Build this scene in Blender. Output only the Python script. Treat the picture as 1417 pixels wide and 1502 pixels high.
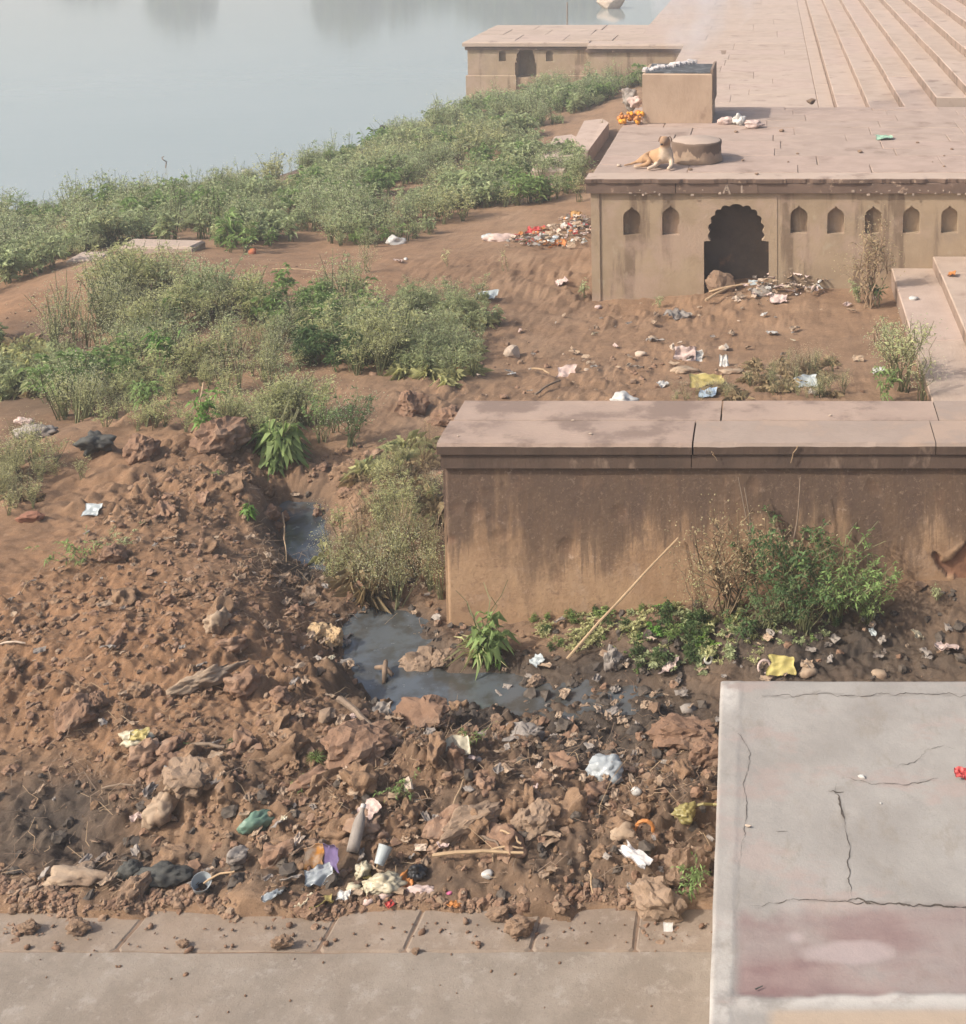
import bpy, bmesh, math, random
import numpy as np
from mathutils import Vector, Matrix, noise as mn

for o in list(bpy.data.objects):
    bpy.data.objects.remove(o)
SC = bpy.context.scene
C = SC.collection
R = math.radians

# ---------------------------------------------------------------- camera
CAMZ = 5.05
PX, PY, F = 1134.0, 20.0, 2000.0          # optical axis and focal length, in pixels of the 1417 x 1502 photograph
PITCH = math.atan(190 / 2000)
cd = bpy.data.cameras.new('camera')
cam = bpy.data.objects.new('camera', cd)
C.objects.link(cam)
cam.location = (0, 0, CAMZ)
cam.rotation_euler = (math.pi / 2 - PITCH, 0, 0)
cd.sensor_fit = 'HORIZONTAL'
cd.sensor_width = 36
cd.lens = 36 * F / 1417
cd.shift_x = (708.5 - PX) / 1417
cd.shift_y = -(751 - PY) / 1417
cd.clip_start = 0.1
cd.clip_end = 2000
SC.camera = cam

# ---------------------------------------------------------------- sky, sun, exposure
SUN = Vector((0.80, 0.42, -0.76)).normalized()      # direction the light travels
w = bpy.data.worlds.new('World')
SC.world = w
w.use_nodes = True
wn = w.node_tree.nodes
sky = wn.new('ShaderNodeTexSky')
sky.sky_type = 'NISHITA'
sky.sun_disc = False
sky.sun_elevation = math.asin(-SUN.z)
sky.sun_rotation = math.atan2(-SUN.x, -SUN.y)
sky.air_density = 1.0
sky.dust_density = 5.0
sky.ozone_density = 0.5
bg = wn['Background']
bg.inputs['Strength'].default_value = 0.15
w.node_tree.links.new(sky.outputs[0], bg.inputs[0])
sd = bpy.data.lights.new('sun', 'SUN')
sd.energy = 3.3
sd.angle = R(1.2)
sd.color = (1.0, 0.945, 0.865)
sun = bpy.data.objects.new('sun', sd)
C.objects.link(sun)
sun.rotation_euler = SUN.to_track_quat('-Z', 'Y').to_euler()
sun.location = (-20, -10, 25)
SC.view_settings.view_transform = 'Standard'
SC.view_settings.look = 'None'
SC.view_settings.gamma = 1
SC.view_settings.exposure = 0.46
SC.view_settings.use_curve_mapping = False
SC.cycles.max_bounces = 6
SC.cycles.transparent_max_bounces = 6
SC.cycles.volume_bounces = 1

# ---------------------------------------------------------------- picking points of the place
cp, sp = math.cos(PITCH), math.sin(PITCH)
def ray(u, v):
    a = (u - PX) / F; b = -(v - PY) / F
    return (a, cp + b * sp, -sp + b * cp)
def at(u, v, z):
    d = ray(u, v); t = (z - CAMZ) / d[2]
    return Vector((d[0] * t, d[1] * t, z))
def atY(u, v, y):
    d = ray(u, v); t = y / d[1]
    return Vector((d[0] * t, y, CAMZ + d[2] * t))
def proj(x, y, z):
    zz = z - CAMZ
    f = y * cp - zz * sp
    up = y * sp + zz * cp
    return PX + F * x / f, PY - F * up / f

# ---------------------------------------------------------------- tags and mesh helpers
def tag(o, label=None, cat=None, group=None, kind=None):
    if label: o['label'] = label
    if cat: o['category'] = cat
    if group: o['group'] = group
    if kind: o['kind'] = kind
    return o
def empty(name, loc, label=None, cat=None, group=None, kind=None, rz=0):
    o = bpy.data.objects.new(name, None)
    C.objects.link(o)
    o.location = loc
    o.rotation_euler = (0, 0, rz)
    o.empty_display_size = 0.1
    return tag(o, label, cat, group, kind)
def np_mesh(name, V, Fc, mats, smooth=False, mi=None):
    """mesh from arrays; Fc: (n,3) or (n,4) int array or list of tuples"""
    me = bpy.data.meshes.new(name)
    if isinstance(Fc, np.ndarray):
        n, k = Fc.shape
        me.vertices.add(len(V)); me.vertices.foreach_set('co', np.asarray(V, np.float32).ravel())
        me.loops.add(n * k); me.loops.foreach_set('vertex_index', Fc.astype(np.int32).ravel())
        me.polygons.add(n)
        me.polygons.foreach_set('loop_start', np.arange(0, n * k, k, dtype=np.int32))
        me.polygons.foreach_set('loop_total', np.full(n, k, np.int32))
    else:
        me.from_pydata([tuple(v) for v in V], [], Fc)
        n = len(Fc)
    for m in (mats if isinstance(mats, (list, tuple)) else [mats]):
        me.materials.append(m)
    if mi is not None: me.polygons.foreach_set('material_index', np.asarray(mi, np.int32))
    me.polygons.foreach_set('use_smooth', np.full(len(me.polygons), bool(smooth)))
    me.update(calc_edges=True)
    return me
def link(name, me, parent=None, loc=(0, 0, 0), rz=0):
    o = bpy.data.objects.new(name, me)
    C.objects.link(o)
    o.location = loc
    o.rotation_euler = (0, 0, rz)
    if parent: o.parent = parent
    return o
def off(parent):
    """world position of a part's origin (empties here are never rotated unless built in local space)"""
    p = Vector((0, 0, 0))
    while parent:
        p += Vector(parent.location); parent = parent.parent
    return p
def obj(name, V, Fc, mats, parent=None, loc=None, smooth=False, mi=None):
    """V in world space; the object's origin is at loc (top level) or at the parent's origin"""
    base = off(parent) if parent else Vector(loc if loc is not None else (0, 0, 0))
    V = np.asarray(V, float) - np.array(base)
    return link(name, np_mesh(name, V, Fc, mats, smooth, mi), parent, (0, 0, 0) if parent else base)
def attr(o, name, vals):
    a = o.data.attributes.new(name, 'FLOAT', 'POINT')
    a.data.foreach_set('value', np.asarray(vals, np.float32).ravel())
def cattr(o, name, vals):
    a = o.data.attributes.new(name, 'FLOAT_COLOR', 'POINT')
    v = np.ones((len(vals), 4), np.float32); v[:, :3] = vals
    a.data.foreach_set('color', v.ravel())
def cbox(x0, x1, y0, y1, z0, z1, ch=0.012, rnd=None, j=0.0):
    """box with chamfered top edges"""
    q = [(x0, y0), (x1, y0), (x1, y1), (x0, y1)]
    s = [(1, 1), (-1, 1), (-1, -1), (1, -1)]
    dz = [rnd.uniform(-j, j) if rnd else 0 for _ in q]
    if rnd: q = [(a + rnd.uniform(-j, j), b + rnd.uniform(-j, j)) for a, b in q]
    V = [(a, b, z0) for a, b in q] + [(a, b, z1 - ch + d) for (a, b), d in zip(q, dz)] + \
        [(a + ch * c, b + ch * e, z1 + d) for (a, b), (c, e), d in zip(q, s, dz)]
    Fc = [(3, 2, 1, 0), (8, 9, 10, 11)]
    for i in range(4):
        k = (i + 1) % 4
        Fc += [(i, k, 4 + k, 4 + i), (4 + i, 4 + k, 8 + k, 8 + i)]
    return V, Fc
def join(items):
    V, Fc = [], []
    for v, f in items:
        n = len(V); V += list(v); Fc += [tuple(i + n for i in p) for p in f]
    return V, Fc
def tube(pts, rad, sides=5):
    pts = [Vector(p) for p in pts]
    V, Fc = [], []
    for i, p in enumerate(pts):
        d = (pts[min(i + 1, len(pts) - 1)] - pts[max(i - 1, 0)]).normalized()
        a = d.cross(Vector((0.3, 0.2, 1))).normalized()
        if a.length < .1: a = Vector((1, 0, 0))
        b = d.cross(a)
        r = rad[i] if isinstance(rad, (list, tuple)) else rad
        for k in range(sides):
            t = 2 * math.pi * k / sides
            V.append(p + a * (r * math.cos(t)) + b * (r * math.sin(t)))
    for i in range(len(pts) - 1):
        for k in range(sides):
            m = (k + 1) % sides
            Fc.append((i * sides + k, i * sides + m, (i + 1) * sides + m, (i + 1) * sides + k))
    Fc.append(tuple(range(sides))[::-1])
    Fc.append(tuple(range((len(pts) - 1) * sides, len(pts) * sides)))
    return V, Fc
def lathe(prof, n=20, c=(0, 0, 0)):
    V, Fc = [], []
    for r, z in prof:
        for k in range(n):
            t = 2 * math.pi * k / n
            V.append((c[0] + r * math.cos(t), c[1] + r * math.sin(t), c[2] + z))
    for i in range(len(prof) - 1):
        for k in range(n):
            m = (k + 1) % n
            Fc.append((i * n + k, i * n + m, (i + 1) * n + m, (i + 1) * n + k))
    return V, Fc

# ---------------------------------------------------------------- numpy noise
def _h(ix, iy, s):
    n = (ix * 374761393 + iy * 668265263 + s * 974711) & 0x7fffffff
    n = ((n ^ (n >> 13)) * 1274126177) & 0x7fffffff
    return ((n ^ (n >> 16)) & 0xffff) / 65535.0
def vnoise(x, y, s=0):
    ix = np.floor(x).astype(np.int64); iy = np.floor(y).astype(np.int64)
    fx = x - ix; fy = y - iy
    fx = fx * fx * (3 - 2 * fx); fy = fy * fy * (3 - 2 * fy)
    a = _h(ix, iy, s); b = _h(ix + 1, iy, s); c = _h(ix, iy + 1, s); d = _h(ix + 1, iy + 1, s)
    return (a + (b - a) * fx) * (1 - fy) + (c + (d - c) * fx) * fy
def fbm(x, y, s=0, o=4, g=.5):
    t = 0; a = 1; n = 0
    for i in range(o):
        t = t + a * vnoise(x * 2 ** i + 17.3 * i, y * 2 ** i - 9.1 * i, s + i); n += a; a *= g
    return t / n - .5
def domes(x, y, s=0, r=.72):
    """rounded clods: one dome per cell with its own height"""
    ix = np.floor(x).astype(np.int64); iy = np.floor(y).astype(np.int64)
    best = np.zeros_like(x)
    for i in (-1, 0, 1):
        for k in (-1, 0, 1):
            cx = ix + i; cy = iy + k
            jx = _h(cx, cy, s); jy = _h(cx, cy, s + 5); hh = _h(cx, cy, s + 9); rr = r * (.35 + .65 * _h(cx, cy, s + 13))
            an = _h(cx, cy, s + 21) * 3.14; el = .6 + .8 * _h(cx, cy, s + 23)
            dx = x - cx - jx; dy = y - cy - jy
            ca, sa = np.cos(an), np.sin(an)
            d2 = ((dx * ca + dy * sa) ** 2 * el + (-dx * sa + dy * ca) ** 2 / el) / rr ** 2
            best = np.maximum(best, np.maximum(0, 1 - d2) ** .42 * hh * rr / r)
    return best

def blocks(x, y, s=0, r=.85):
    """angular clods: one tilted, faceted lump per cell"""
    ix = np.floor(x).astype(np.int64); iy = np.floor(y).astype(np.int64)
    best = np.zeros_like(x)
    for i in (-1, 0, 1):
        for k in (-1, 0, 1):
            cx = ix + i; cy = iy + k
            hh = .25 + .75 * _h(cx, cy, s + 9) ** 1.4; rr = r * (.45 + .55 * _h(cx, cy, s + 13))
            an = _h(cx, cy, s + 21) * 3.14; el = .65 + .7 * _h(cx, cy, s + 23)
            dx = x - cx - _h(cx, cy, s); dy = y - cy - _h(cx, cy, s + 5)
            ca, sa = np.cos(an), np.sin(an)
            a = np.abs(dx * ca + dy * sa) / rr * el; b = np.abs(-dx * sa + dy * ca) / rr / el
            tl = 1 + 1.3 * (_h(cx, cy, s + 31) - .5) * dx / rr + 1.3 * (_h(cx, cy, s + 33) - .5) * dy / rr
            f = np.clip((1 - (a ** 1.5 + b ** 1.5) ** .667) * 2.4, 0, 1)
            best = np.maximum(best, f * hh * np.clip(tl, .2, 1.8))
    return best

# ---------------------------------------------------------------- materials
MATS = {}
def mat(name, c1, c2=None, scale=6, c3=None, s3=1.5, t3=(.5, .65), rough=.9, bump=.25, bs=40, dist=.01, stretch=(1, 1, 1), spec=.25, island=0.0, alpha=None, trans=0):
    if name in MATS: return MATS[name]
    m = bpy.data.materials.new(name); m.use_nodes = True
    nt = m.node_tree; N = nt.nodes; L = nt.links
    b = N['Principled BSDF']
    b.inputs['Roughness'].default_value = rough
    b.inputs['Specular IOR Level'].default_value = spec
    tc = N.new('ShaderNodeTexCoord')
    mp = N.new('ShaderNodeMapping'); mp.inputs['Scale'].default_value = stretch
    L.new(tc.outputs['Object'], mp.inputs[0])
    def nz(sc, det=6, src=mp):
        n = N.new('ShaderNodeTexNoise'); n.inputs['Scale'].default_value = sc; n.inputs['Detail'].default_value = det
        n.inputs['Roughness'].default_value = .62
        L.new(src.outputs[0], n.inputs['Vector']); return n
    def ramp(src, lo, hi):
        r = N.new('ShaderNodeMapRange'); r.inputs['From Min'].default_value = lo; r.inputs['From Max'].default_value = hi
        r.interpolation_type = 'SMOOTHSTEP'
        L.new(src, r.inputs['Value']); return r.outputs[0]
    def mix(f, a, bb):
        x = N.new('ShaderNodeMix'); x.data_type = 'RGBA'
        L.new(f, x.inputs[0])
        for sock, val in ((x.inputs[6], a), (x.inputs[7], bb)):
            if isinstance(val, tuple): sock.default_value = (*val, 1)
            else: L.new(val, sock)
        return x.outputs[2]
    c2 = c2 or tuple(v * .72 for v in c1)
    col = mix(ramp(nz(scale).outputs[0], .35, .65), c1, c2)
    if c3: col = mix(ramp(nz(s3, 8).outputs[0], *t3), col, c3)
    if island:
        g = N.new('ShaderNodeNewGeometry')
        h = N.new('ShaderNodeHueSaturation')
        mr = N.new('ShaderNodeMapRange'); mr.inputs['To Min'].default_value = 1 - island; mr.inputs['To Max'].default_value = 1 + island
        L.new(g.outputs['Random Per Island'], mr.inputs['Value'])
        L.new(mr.outputs[0], h.inputs['Value']); L.new(col, h.inputs['Color'])
        oi = N.new('ShaderNodeObjectInfo')
        m2 = N.new('ShaderNodeMapRange'); m2.inputs['To Min'].default_value = .485; m2.inputs['To Max'].default_value = .515
        L.new(oi.outputs['Random'], m2.inputs['Value']); L.new(m2.outputs[0], h.inputs['Hue'])
        col = h.outputs[0]
    L.new(col, b.inputs['Base Color'])
    if bump:
        bp = N.new('ShaderNodeBump'); bp.inputs['Strength'].default_value = bump; bp.inputs['Distance'].default_value = dist
        L.new(nz(bs, 8, tc if stretch == (1, 1, 1) else mp).outputs[0], bp.inputs['Height'])
        L.new(bp.outputs[0], b.inputs['Normal'])
    if trans:
        tr = N.new('ShaderNodeBsdfTranslucent'); L.new(col, tr.inputs[0])
        ms = N.new('ShaderNodeMixShader'); ms.inputs[0].default_value = trans
        L.new(b.outputs[0], ms.inputs[1]); L.new(tr.outputs[0], ms.inputs[2])
        L.new(ms.outputs[0], N['Material Output'].inputs[0])
    if alpha: b.inputs['Alpha'].default_value = alpha
    m['_mix'] = 1
    MATS[name] = m
    return m
class NG:
    """small helper for the hand-built node materials"""
    def __init__(s, name, rough=.9, spec=.25):
        s.m = bpy.data.materials.new(name); s.m.use_nodes = True
        s.t = s.m.node_tree; s.N = s.t.nodes; s.L = s.t.links; s.b = s.N['Principled BSDF']
        s.b.inputs['Roughness'].default_value = rough; s.b.inputs['Specular IOR Level'].default_value = spec
        s.tc = s.N.new('ShaderNodeTexCoord').outputs['Object']
    def noise(s, sc, det=6, stretch=None, off=(0, 0, 0), rough=.6):
        v = s.tc
        if stretch:
            mp = s.N.new('ShaderNodeMapping'); mp.inputs['Scale'].default_value = stretch; mp.inputs['Location'].default_value = off
            s.L.new(v, mp.inputs[0]); v = mp.outputs[0]
        n = s.N.new('ShaderNodeTexNoise'); n.inputs['Scale'].default_value = sc; n.inputs['Detail'].default_value = det
        n.inputs['Roughness'].default_value = rough
        s.L.new(v, n.inputs['Vector']); return n.outputs[0]
    def ramp(s, src, lo, hi, a=0, b=1):
        r = s.N.new('ShaderNodeMapRange'); r.interpolation_type = 'SMOOTHSTEP'
        for k, v in (('From Min', lo), ('From Max', hi), ('To Min', a), ('To Max', b)): r.inputs[k].default_value = v
        s.L.new(src, r.inputs['Value']); return r.outputs[0]
    def mix(s, f, a, b):
        x = s.N.new('ShaderNodeMix'); x.data_type = 'RGBA'
        if isinstance(f, float): x.inputs[0].default_value = f
        else: s.L.new(f, x.inputs[0])
        for sock, val in ((x.inputs[6], a), (x.inputs[7], b)):
            if isinstance(val, tuple): sock.default_value = (*val, 1)
            else: s.L.new(val, sock)
        return x.outputs[2]
    def math(s, op, a, b=0.0):
        x = s.N.new('ShaderNodeMath'); x.operation = op; x.use_clamp = op in ('ADD', 'MULTIPLY', 'SUBTRACT')
        for i, v in enumerate((a, b)):
            if isinstance(v, (int, float)): x.inputs[i].default_value = v
            else: s.L.new(v, x.inputs[i])
        return x.outputs[0]
    def attr(s, name, out='Fac'):
        a = s.N.new('ShaderNodeAttribute'); a.attribute_name = name; return a.outputs[out]
    def axis(s, i):
        x = s.N.new('ShaderNodeSeparateXYZ'); s.L.new(s.tc, x.inputs[0]); return x.outputs[i]
    def bump(s, h, st=.3, d=.01):
        bp = s.N.new('ShaderNodeBump'); bp.inputs['Strength'].default_value = st; bp.inputs['Distance'].default_value = d
        s.L.new(h, bp.inputs['Height']); s.L.new(bp.outputs[0], s.b.inputs['Normal'])
    def color(s, c): s.L.new(c, s.b.inputs['Base Color'])
# ================================================================ THE GROUND
WATER_Z = -1.03
PUD_Z = -0.085
CTRL = [  # photograph pixel, elevation in metres
 (-300,1375,-.02),(0,1375,.0),(300,1375,.0),(600,1375,.0),(900,1375,.0),(1040,1385,.0),(1400,1375,.0),
 (-300,1420,-.1),(300,1420,-.1),(700,1420,-.1),(1040,1420,-.1),(1400,1420,-.1),
 (0,1335,.13),(180,1330,.15),(350,1330,.15),(520,1322,.13),(650,1320,.12),(800,1325,.17),(950,1345,.17),(1035,1350,.16),
 (-200,1280,.10),(40,1270,.07),(130,1240,.08),(240,1260,.10),(330,1270,.15),(420,1270,.18),(540,1270,.18),(700,1250,.22),(850,1250,.22),(960,1260,.22),(1040,1230,.12),
 (-200,1150,.22),(30,1150,.20),(150,1160,.17),(280,1180,.24),(420,1160,.28),(560,1150,.30),(700,1140,.28),(820,1140,.24),(930,1130,.12),(1000,1130,.08),(1300,1130,.05),
 (600,1075,.20),(680,1075,.16),(760,1090,.12),(500,1060,.26),(400,1060,.30),(300,1060,.30),(160,1060,.32),(0,1060,.30),(-200,1060,.35),
 (850,1080,.02),(950,1070,.02),(1040,1060,.0),(1200,1060,.0),(1400,1060,.03),
 (0,960,.38),(130,950,.42),(230,930,.42),(300,905,.42),(350,900,.38),(390,960,.26),(450,980,.16),(500,990,.08),(530,1010,-.08),
 (560,1010,-.16),(590,1035,-.14),(640,1050,-.02),(700,1045,.0),(700,1015,-.14),(730,1052,.0),(780,1015,-.092),(860,1005,-.085),(870,1030,-.03),(950,1010,-.075),(1030,1015,-.05),(640,985,-.10),
 (520,930,-.14),(570,960,-.17),(560,905,-.12),(620,930,-.08),(660,960,-.02),(480,900,-.02),(430,880,.04),
 (0,860,.42),(120,850,.43),(250,850,.42),(330,850,.38),(395,850,.20),(425,862,.0),
 (0,800,.42),(150,790,.42),(280,790,.38),(360,780,.24),(405,800,.12),(435,820,-.14),(425,790,-.12),(455,770,-.14),(430,745,-.10),(470,830,-.10),(500,860,.0),
 (560,840,.05),(620,840,.05),(520,780,.08),(600,740,.16),(510,720,.14),(480,680,.12),(440,700,.08),(380,720,.28),
 (0,720,.40),(100,720,.38),(220,700,.44),(310,690,.42),(200,650,.40),(60,650,.36),(320,640,.36),(-150,700,.4),
 (640,700,.18),(650,640,.16),(600,600,.18),(560,560,.12),(430,600,.12),(300,590,.10),(180,600,.04),(40,570,-.12),(70,530,-.14),(-60,520,-.2),
 (720,560,.04),(850,560,.03),(1000,560,.0),(1150,560,-.02),(1300,560,-.05),(1380,560,-.06),
 (500,480,.02),(350,470,.08),(200,450,.10),(100,470,.04),(0,470,.05),(650,480,-.02),(800,480,-.12),(950,480,-.16),(1100,480,-.18),(1250,480,-.16),
 (40,430,.06),(150,400,.02),(350,395,.02),(500,390,-.05),(650,380,-.12),(780,370,-.22),(870,440,-.34),(960,436,-.33),(1040,428,-.26),(1130,420,-.2),(1250,430,-.22),(1080,395,-.22),
 (860,330,-.36),(760,340,-.34),(650,350,-.38),(450,372,-.34),(300,365,-.22),(130,378,-.24),(0,430,-.25),(-200,470,-.3),
 (0,385,-.62),(200,320,-.72),(400,320,-.66),(600,290,-.60),(760,270,-.5),(840,240,-.45),
 (-100,330,-1.0),(0,312,-1.0),(100,303,-1.0),(200,292,-1.0),(300,280,-1.0),(400,262,-1.0),(480,235,-1.0),(560,212,-1.0),(630,185,-1.0),(690,160,-1.0),
 (-100,290,-1.5),(0,270,-1.5),(200,250,-1.5),(400,225,-1.5),(560,170,-1.5),(660,130,-1.5),(680,100,-1.6),
 (750,170,-.75),(860,160,-.52),(760,120,-.80),(870,112,-.42),(960,95,-.25),(940,130,-.25),(800,115,-.7),(690,152,-.98),
 (1200,840,.22),(1100,850,.18),(1000,870,.08),(900,890,.02),(800,900,-.03),(700,920,-.08),(1350,870,.22),(1500,870,.24),
 (760,970,-.06),(850,960,-.03),(950,950,.02),(1050,940,.06),(1200,930,.10),(1350,930,.10),(1100,985,.02),(1250,985,.04),(1400,985,.05),(1600,960,.05),
]
_c = np.array([(lambda p: (p.x, p.y, z))(at(u, v, z)) for u, v, z in CTRL])
def warp(x, y):
    y = np.maximum(y, 1.0)
    return x / (y ** .5) * 1.6, np.log(y) * 5.0
_wx, _wy = warp(_c[:, 0], _c[:, 1])
def _phi(d2): return np.sqrt(d2 + .004)
_A = _phi((_wx[:, None] - _wx) ** 2 + (_wy[:, None] - _wy) ** 2) + np.eye(len(_c)) * .004
_zm = _c[:, 2].mean()
_wt = np.linalg.solve(_A, _c[:, 2] - _zm)
def base_h(x, y):
    x = np.asarray(x, float); y = np.asarray(y, float)
    sh = x.shape; x = x.ravel(); y = y.ravel()
    out = np.zeros_like(x)
    qx, qy = warp(x, y)
    for s in range(0, len(x), 20000):
        e = slice(s, s + 20000)
        out[e] = _phi((qx[e, None] - _wx) ** 2 + (qy[e, None] - _wy) ** 2) @ _wt + _zm
    out = np.where(y > 40, np.minimum(out, -1.3), out)
    return np.clip(out, -1.7, .75).reshape(sh)
def blobs(u, v, lst):
    t = np.zeros_like(u)
    for cx, cy, rx, ry, val in lst:
        t = np.maximum(t, val * np.exp(-(((u - cx) / rx) ** 2 + ((v - cy) / ry) ** 2) ** 1.5))
    return t
WET = [(1180,950,330,70,1),(960,985,150,45,1),(1020,1045,90,60,.9),(1330,900,160,50,.8),(90,1215,190,95,1),(250,1280,120,45,.9),(210,1180,110,55,.7),(880,1070,150,75,1),(1010,1170,90,110,.7),(1230,955,330,75,1),(820,1005,240,45,1),(590,965,120,90,1),(690,1030,140,40,1),(440,790,50,90,1),
       (50,540,100,70,1),(960,1040,120,60,1),(480,1290,360,50,.7),(700,1150,280,90,.55),(850,1230,220,100,.6),(330,1150,160,70,.5),(60,1120,130,40,.4),(1030,1250,50,120,.5),(560,1010,60,60,1)]
CLOD = [(-260,900,320,280,.8),(360,1010,330,200,.95),(120,930,300,170,.55),(300,700,330,110,1),(600,1160,560,150,1),(500,700,100,70,1),(650,600,120,40,.7),(900,1250,200,120,1),(0,1340,2000,30,.55),(440,1150,400,200,1),
        (900,480,300,120,.5),(1150,560,300,60,.2),(500,430,260,60,.22),(60,450,140,50,.35),(1250,950,350,80,.45),(850,1060,160,80,.55),(90,1230,180,80,.8)]
RED = [(-300,900,320,280,.8),(120,930,330,200,1),(600,1150,500,130,.55),(0,460,220,70,.9),(450,400,260,60,.55),(250,1050,300,120,.6),(230,700,250,120,.5),(1000,480,300,140,.25),(620,1150,300,100,.35)]
def zones(x, y, h):
    u, v = proj(x, y, h)
    wob = fbm(x * 1.3, y * 1.3, 3, 3) * 110 * 8 / np.maximum(y, 5)
    return u + wob, v + wob * .6
def height(x, y, full=True):
    x = np.asarray(x, float); y = np.asarray(y, float)
    h = base_h(x, y)
    u, v = zones(x, y, h)
    m = .10 + .9 * np.clip(blobs(u, v, CLOD), 0, 1)
    pud = np.clip((PUD_Z + .05 - h) / .06, 0, 1) * (y < 12)
    m = m * (1 - .8 * pud)
    wx = x + .08 * fbm(x * 2.2, y * 2.2, 91, 3); wy = y + .12 * fbm(x * 2.2, y * 2.2, 77, 3)
    fine = np.clip((12.5 - y) / 3, 0, 1); mid = np.clip((17 - y) / 6, .15, 1)
    rg = fbm(x * 30, y * 30, 21, 3) * fine
    wx = wx + .012 * rg; wy = wy + .012 * fbm(x * 30, y * 30, 27, 3)
    d = m * (.20 * fbm(x * 2.1, y * 2.1, 11, 4) + .10 * blocks(wx * 3.2, wy * 3.2, 31) * vnoise(x * 1.7, y * 1.7, 19) + .060 * blocks(wx * 6.5, wy * 6.5, 37) * (.4 + 1.2 * vnoise(x * 2.3, y * 2.3, 15))
             + .042 * mid * blocks(wx * 13, wy * 13, 41) + .030 * blocks(wx * 26, wy * 26, 47) * fine + .030 * rg)
    lump = np.clip(fbm(x * 1.1, y * 1.1, 63, 3) * 2.4 + .85, .42, 1.25)
    d = d * lump + m * .06 * fbm(x * 9, y * 9, 51, 3, .6) - m * .09
    d = d + fine * m * (.022 * domes(x * 32, y * 32, 43, .85) + .014 * fbm(x * 45, y * 45, 55, 2)) + fine * .004 * fbm(x * 20, y * 20, 7, 3)
    front = np.clip((y - 6.08) / .22, 0, 1)
    z = h + d * (.12 + .88 * front)
    cap = .075 + np.clip((y - 6.10 - .10 * fbm(x * 3.3, x * 0, 83, 4)) / .11, 0, 1) * .9
    z = np.minimum(z, cap)
    e = np.clip((y - 6.13 - .07 * fbm(x * 4, x * 0 + y * 4, 85, 4)) / .04, 0, 1)
    return z * (1 - e) + np.maximum(z, .117 + .02 * domes(x * 17, y * 17, 87, .8)) * e if np.ndim(y) == 0 else np.where(y < 6.6, z * (1 - e) + np.maximum(z, .117 + .022 * domes(x * 17, y * 17, 87, .8)) * e * np.clip((6.6 - y) / .25, 0, 1) + z * e * (1 - np.clip((6.6 - y) / .25, 0, 1)), z)
def gz(x, y): return float(height(np.array([x]), np.array([y]))[0])
def hit(u, v):
    """where the sight line through a photograph pixel meets the ground"""
    d = np.array(ray(u, v)); t = np.arange(5.2, 60, .02) if v < 700 else np.arange(5.2, 16, .01)
    P = d[None, :] * (t / d[1])[:, None]; P[:, 2] += CAMZ
    below = np.nonzero(P[:, 2] < height(P[:, 0], P[:, 1]))[0]
    i = below[0] if len(below) else -1
    return Vector((P[i, 0], P[i, 1], gz(P[i, 0], P[i, 1])))

def axis_steps(lo, hi, st, glo, ghi, left, right):
    mid = np.arange(lo, hi, st)
    a = []; x = lo; s = st
    while x > left: s *= glo; x -= s; a.append(x)
    b = []; x = mid[-1]; s = st
    while x < right: s *= ghi; x += s; b.append(x)
    return np.concatenate([np.array(a[::-1]), mid, np.array(b)])
gx = axis_steps(-4.6, 1.3, .013, 1.02, 1.06, -42, 9)
gy = axis_steps(6.0, 9.0, .0125, 1.05, 1.013, 5.55, 48)
GX, GY = np.meshgrid(gx, gy)
GZ = height(GX, GY)
nx, ny = len(gx), len(gy)
idx = np.arange(nx * ny).reshape(ny, nx)
quads = np.stack([idx[:-1, :-1], idx[:-1, 1:], idx[1:, 1:], idx[1:, :-1]], -1).reshape(-1, 4)
g = NG('soil', .95, .2)
wet = g.attr('wet'); red = g.attr('red'); cav = g.attr('loose')
n1 = g.noise(3.2, 8); n2 = g.noise(22, 8, rough=.7); n3 = g.noise(1.1, 6)
dry = g.mix(g.ramp(n1, .35, .68), (.242, .151, .090), (.179, .110, .065))
dry = g.mix(g.ramp(n3, .45, .7), dry, (.276, .180, .112))
redc = g.mix(g.ramp(n1, .3, .7), (.267, .149, .079), (.194, .108, .058))
col = g.mix(red, dry, redc)
col = g.mix(g.ramp(n2, .50, .75, 0, .55), col, (.349, .234, .152))
col = g.mix(g.ramp(n2, .30, .46, .6, 0), col, (.121, .072, .045))
wetc = g.mix(g.ramp(n1, .35, .65), (.048, .037, .029), (.091, .067, .048))
n4 = g.noise(150, 5, rough=.8); n5 = g.noise(55, 8, rough=.8)
col = g.mix(g.ramp(n4, .54, .66, 0, .55), col, (.40, .285, .195))
col = g.mix(g.ramp(n5, .36, .47, .6, 0), col, (.105, .066, .042))
col = g.mix(wet, col, g.mix(g.ramp(n5, .52, .66, 0, .5), wetc, (.15, .115, .09)))
g.color(col)
g.L.new(g.ramp(wet, .2, 1, .96, .55), g.b.inputs['Roughness'])
g.bump(g.math('ADD', g.math('MULTIPLY', g.noise(38, 8, rough=.8), .6), g.math('MULTIPLY', g.noise(140, 6, rough=.8), .4)), .7, .02)
ground = obj('ground', np.stack([GX.ravel(), GY.ravel(), GZ.ravel()], 1), quads, g.m, smooth=True)
tag(ground, 'dug brown soil with clods, wet black mud patches and a trodden red path', 'ground', kind='structure')
_bu, _bv = zones(GX, GY, base_h(GX, GY))
_wet = blobs(_bu, _bv, WET)
_wet = np.maximum(_wet, np.clip((PUD_Z + .06 - GZ) / .08, 0, 1) * (GY < 13))
_wet = np.maximum(_wet, np.clip((WATER_Z + .15 - GZ) / .2, 0, 1))
_wet = np.clip(_wet + .5 * fbm(GX * 4, GY * 4, 5, 4) * (_wet > .02) * (_wet < .98), 0, 1)
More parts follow.
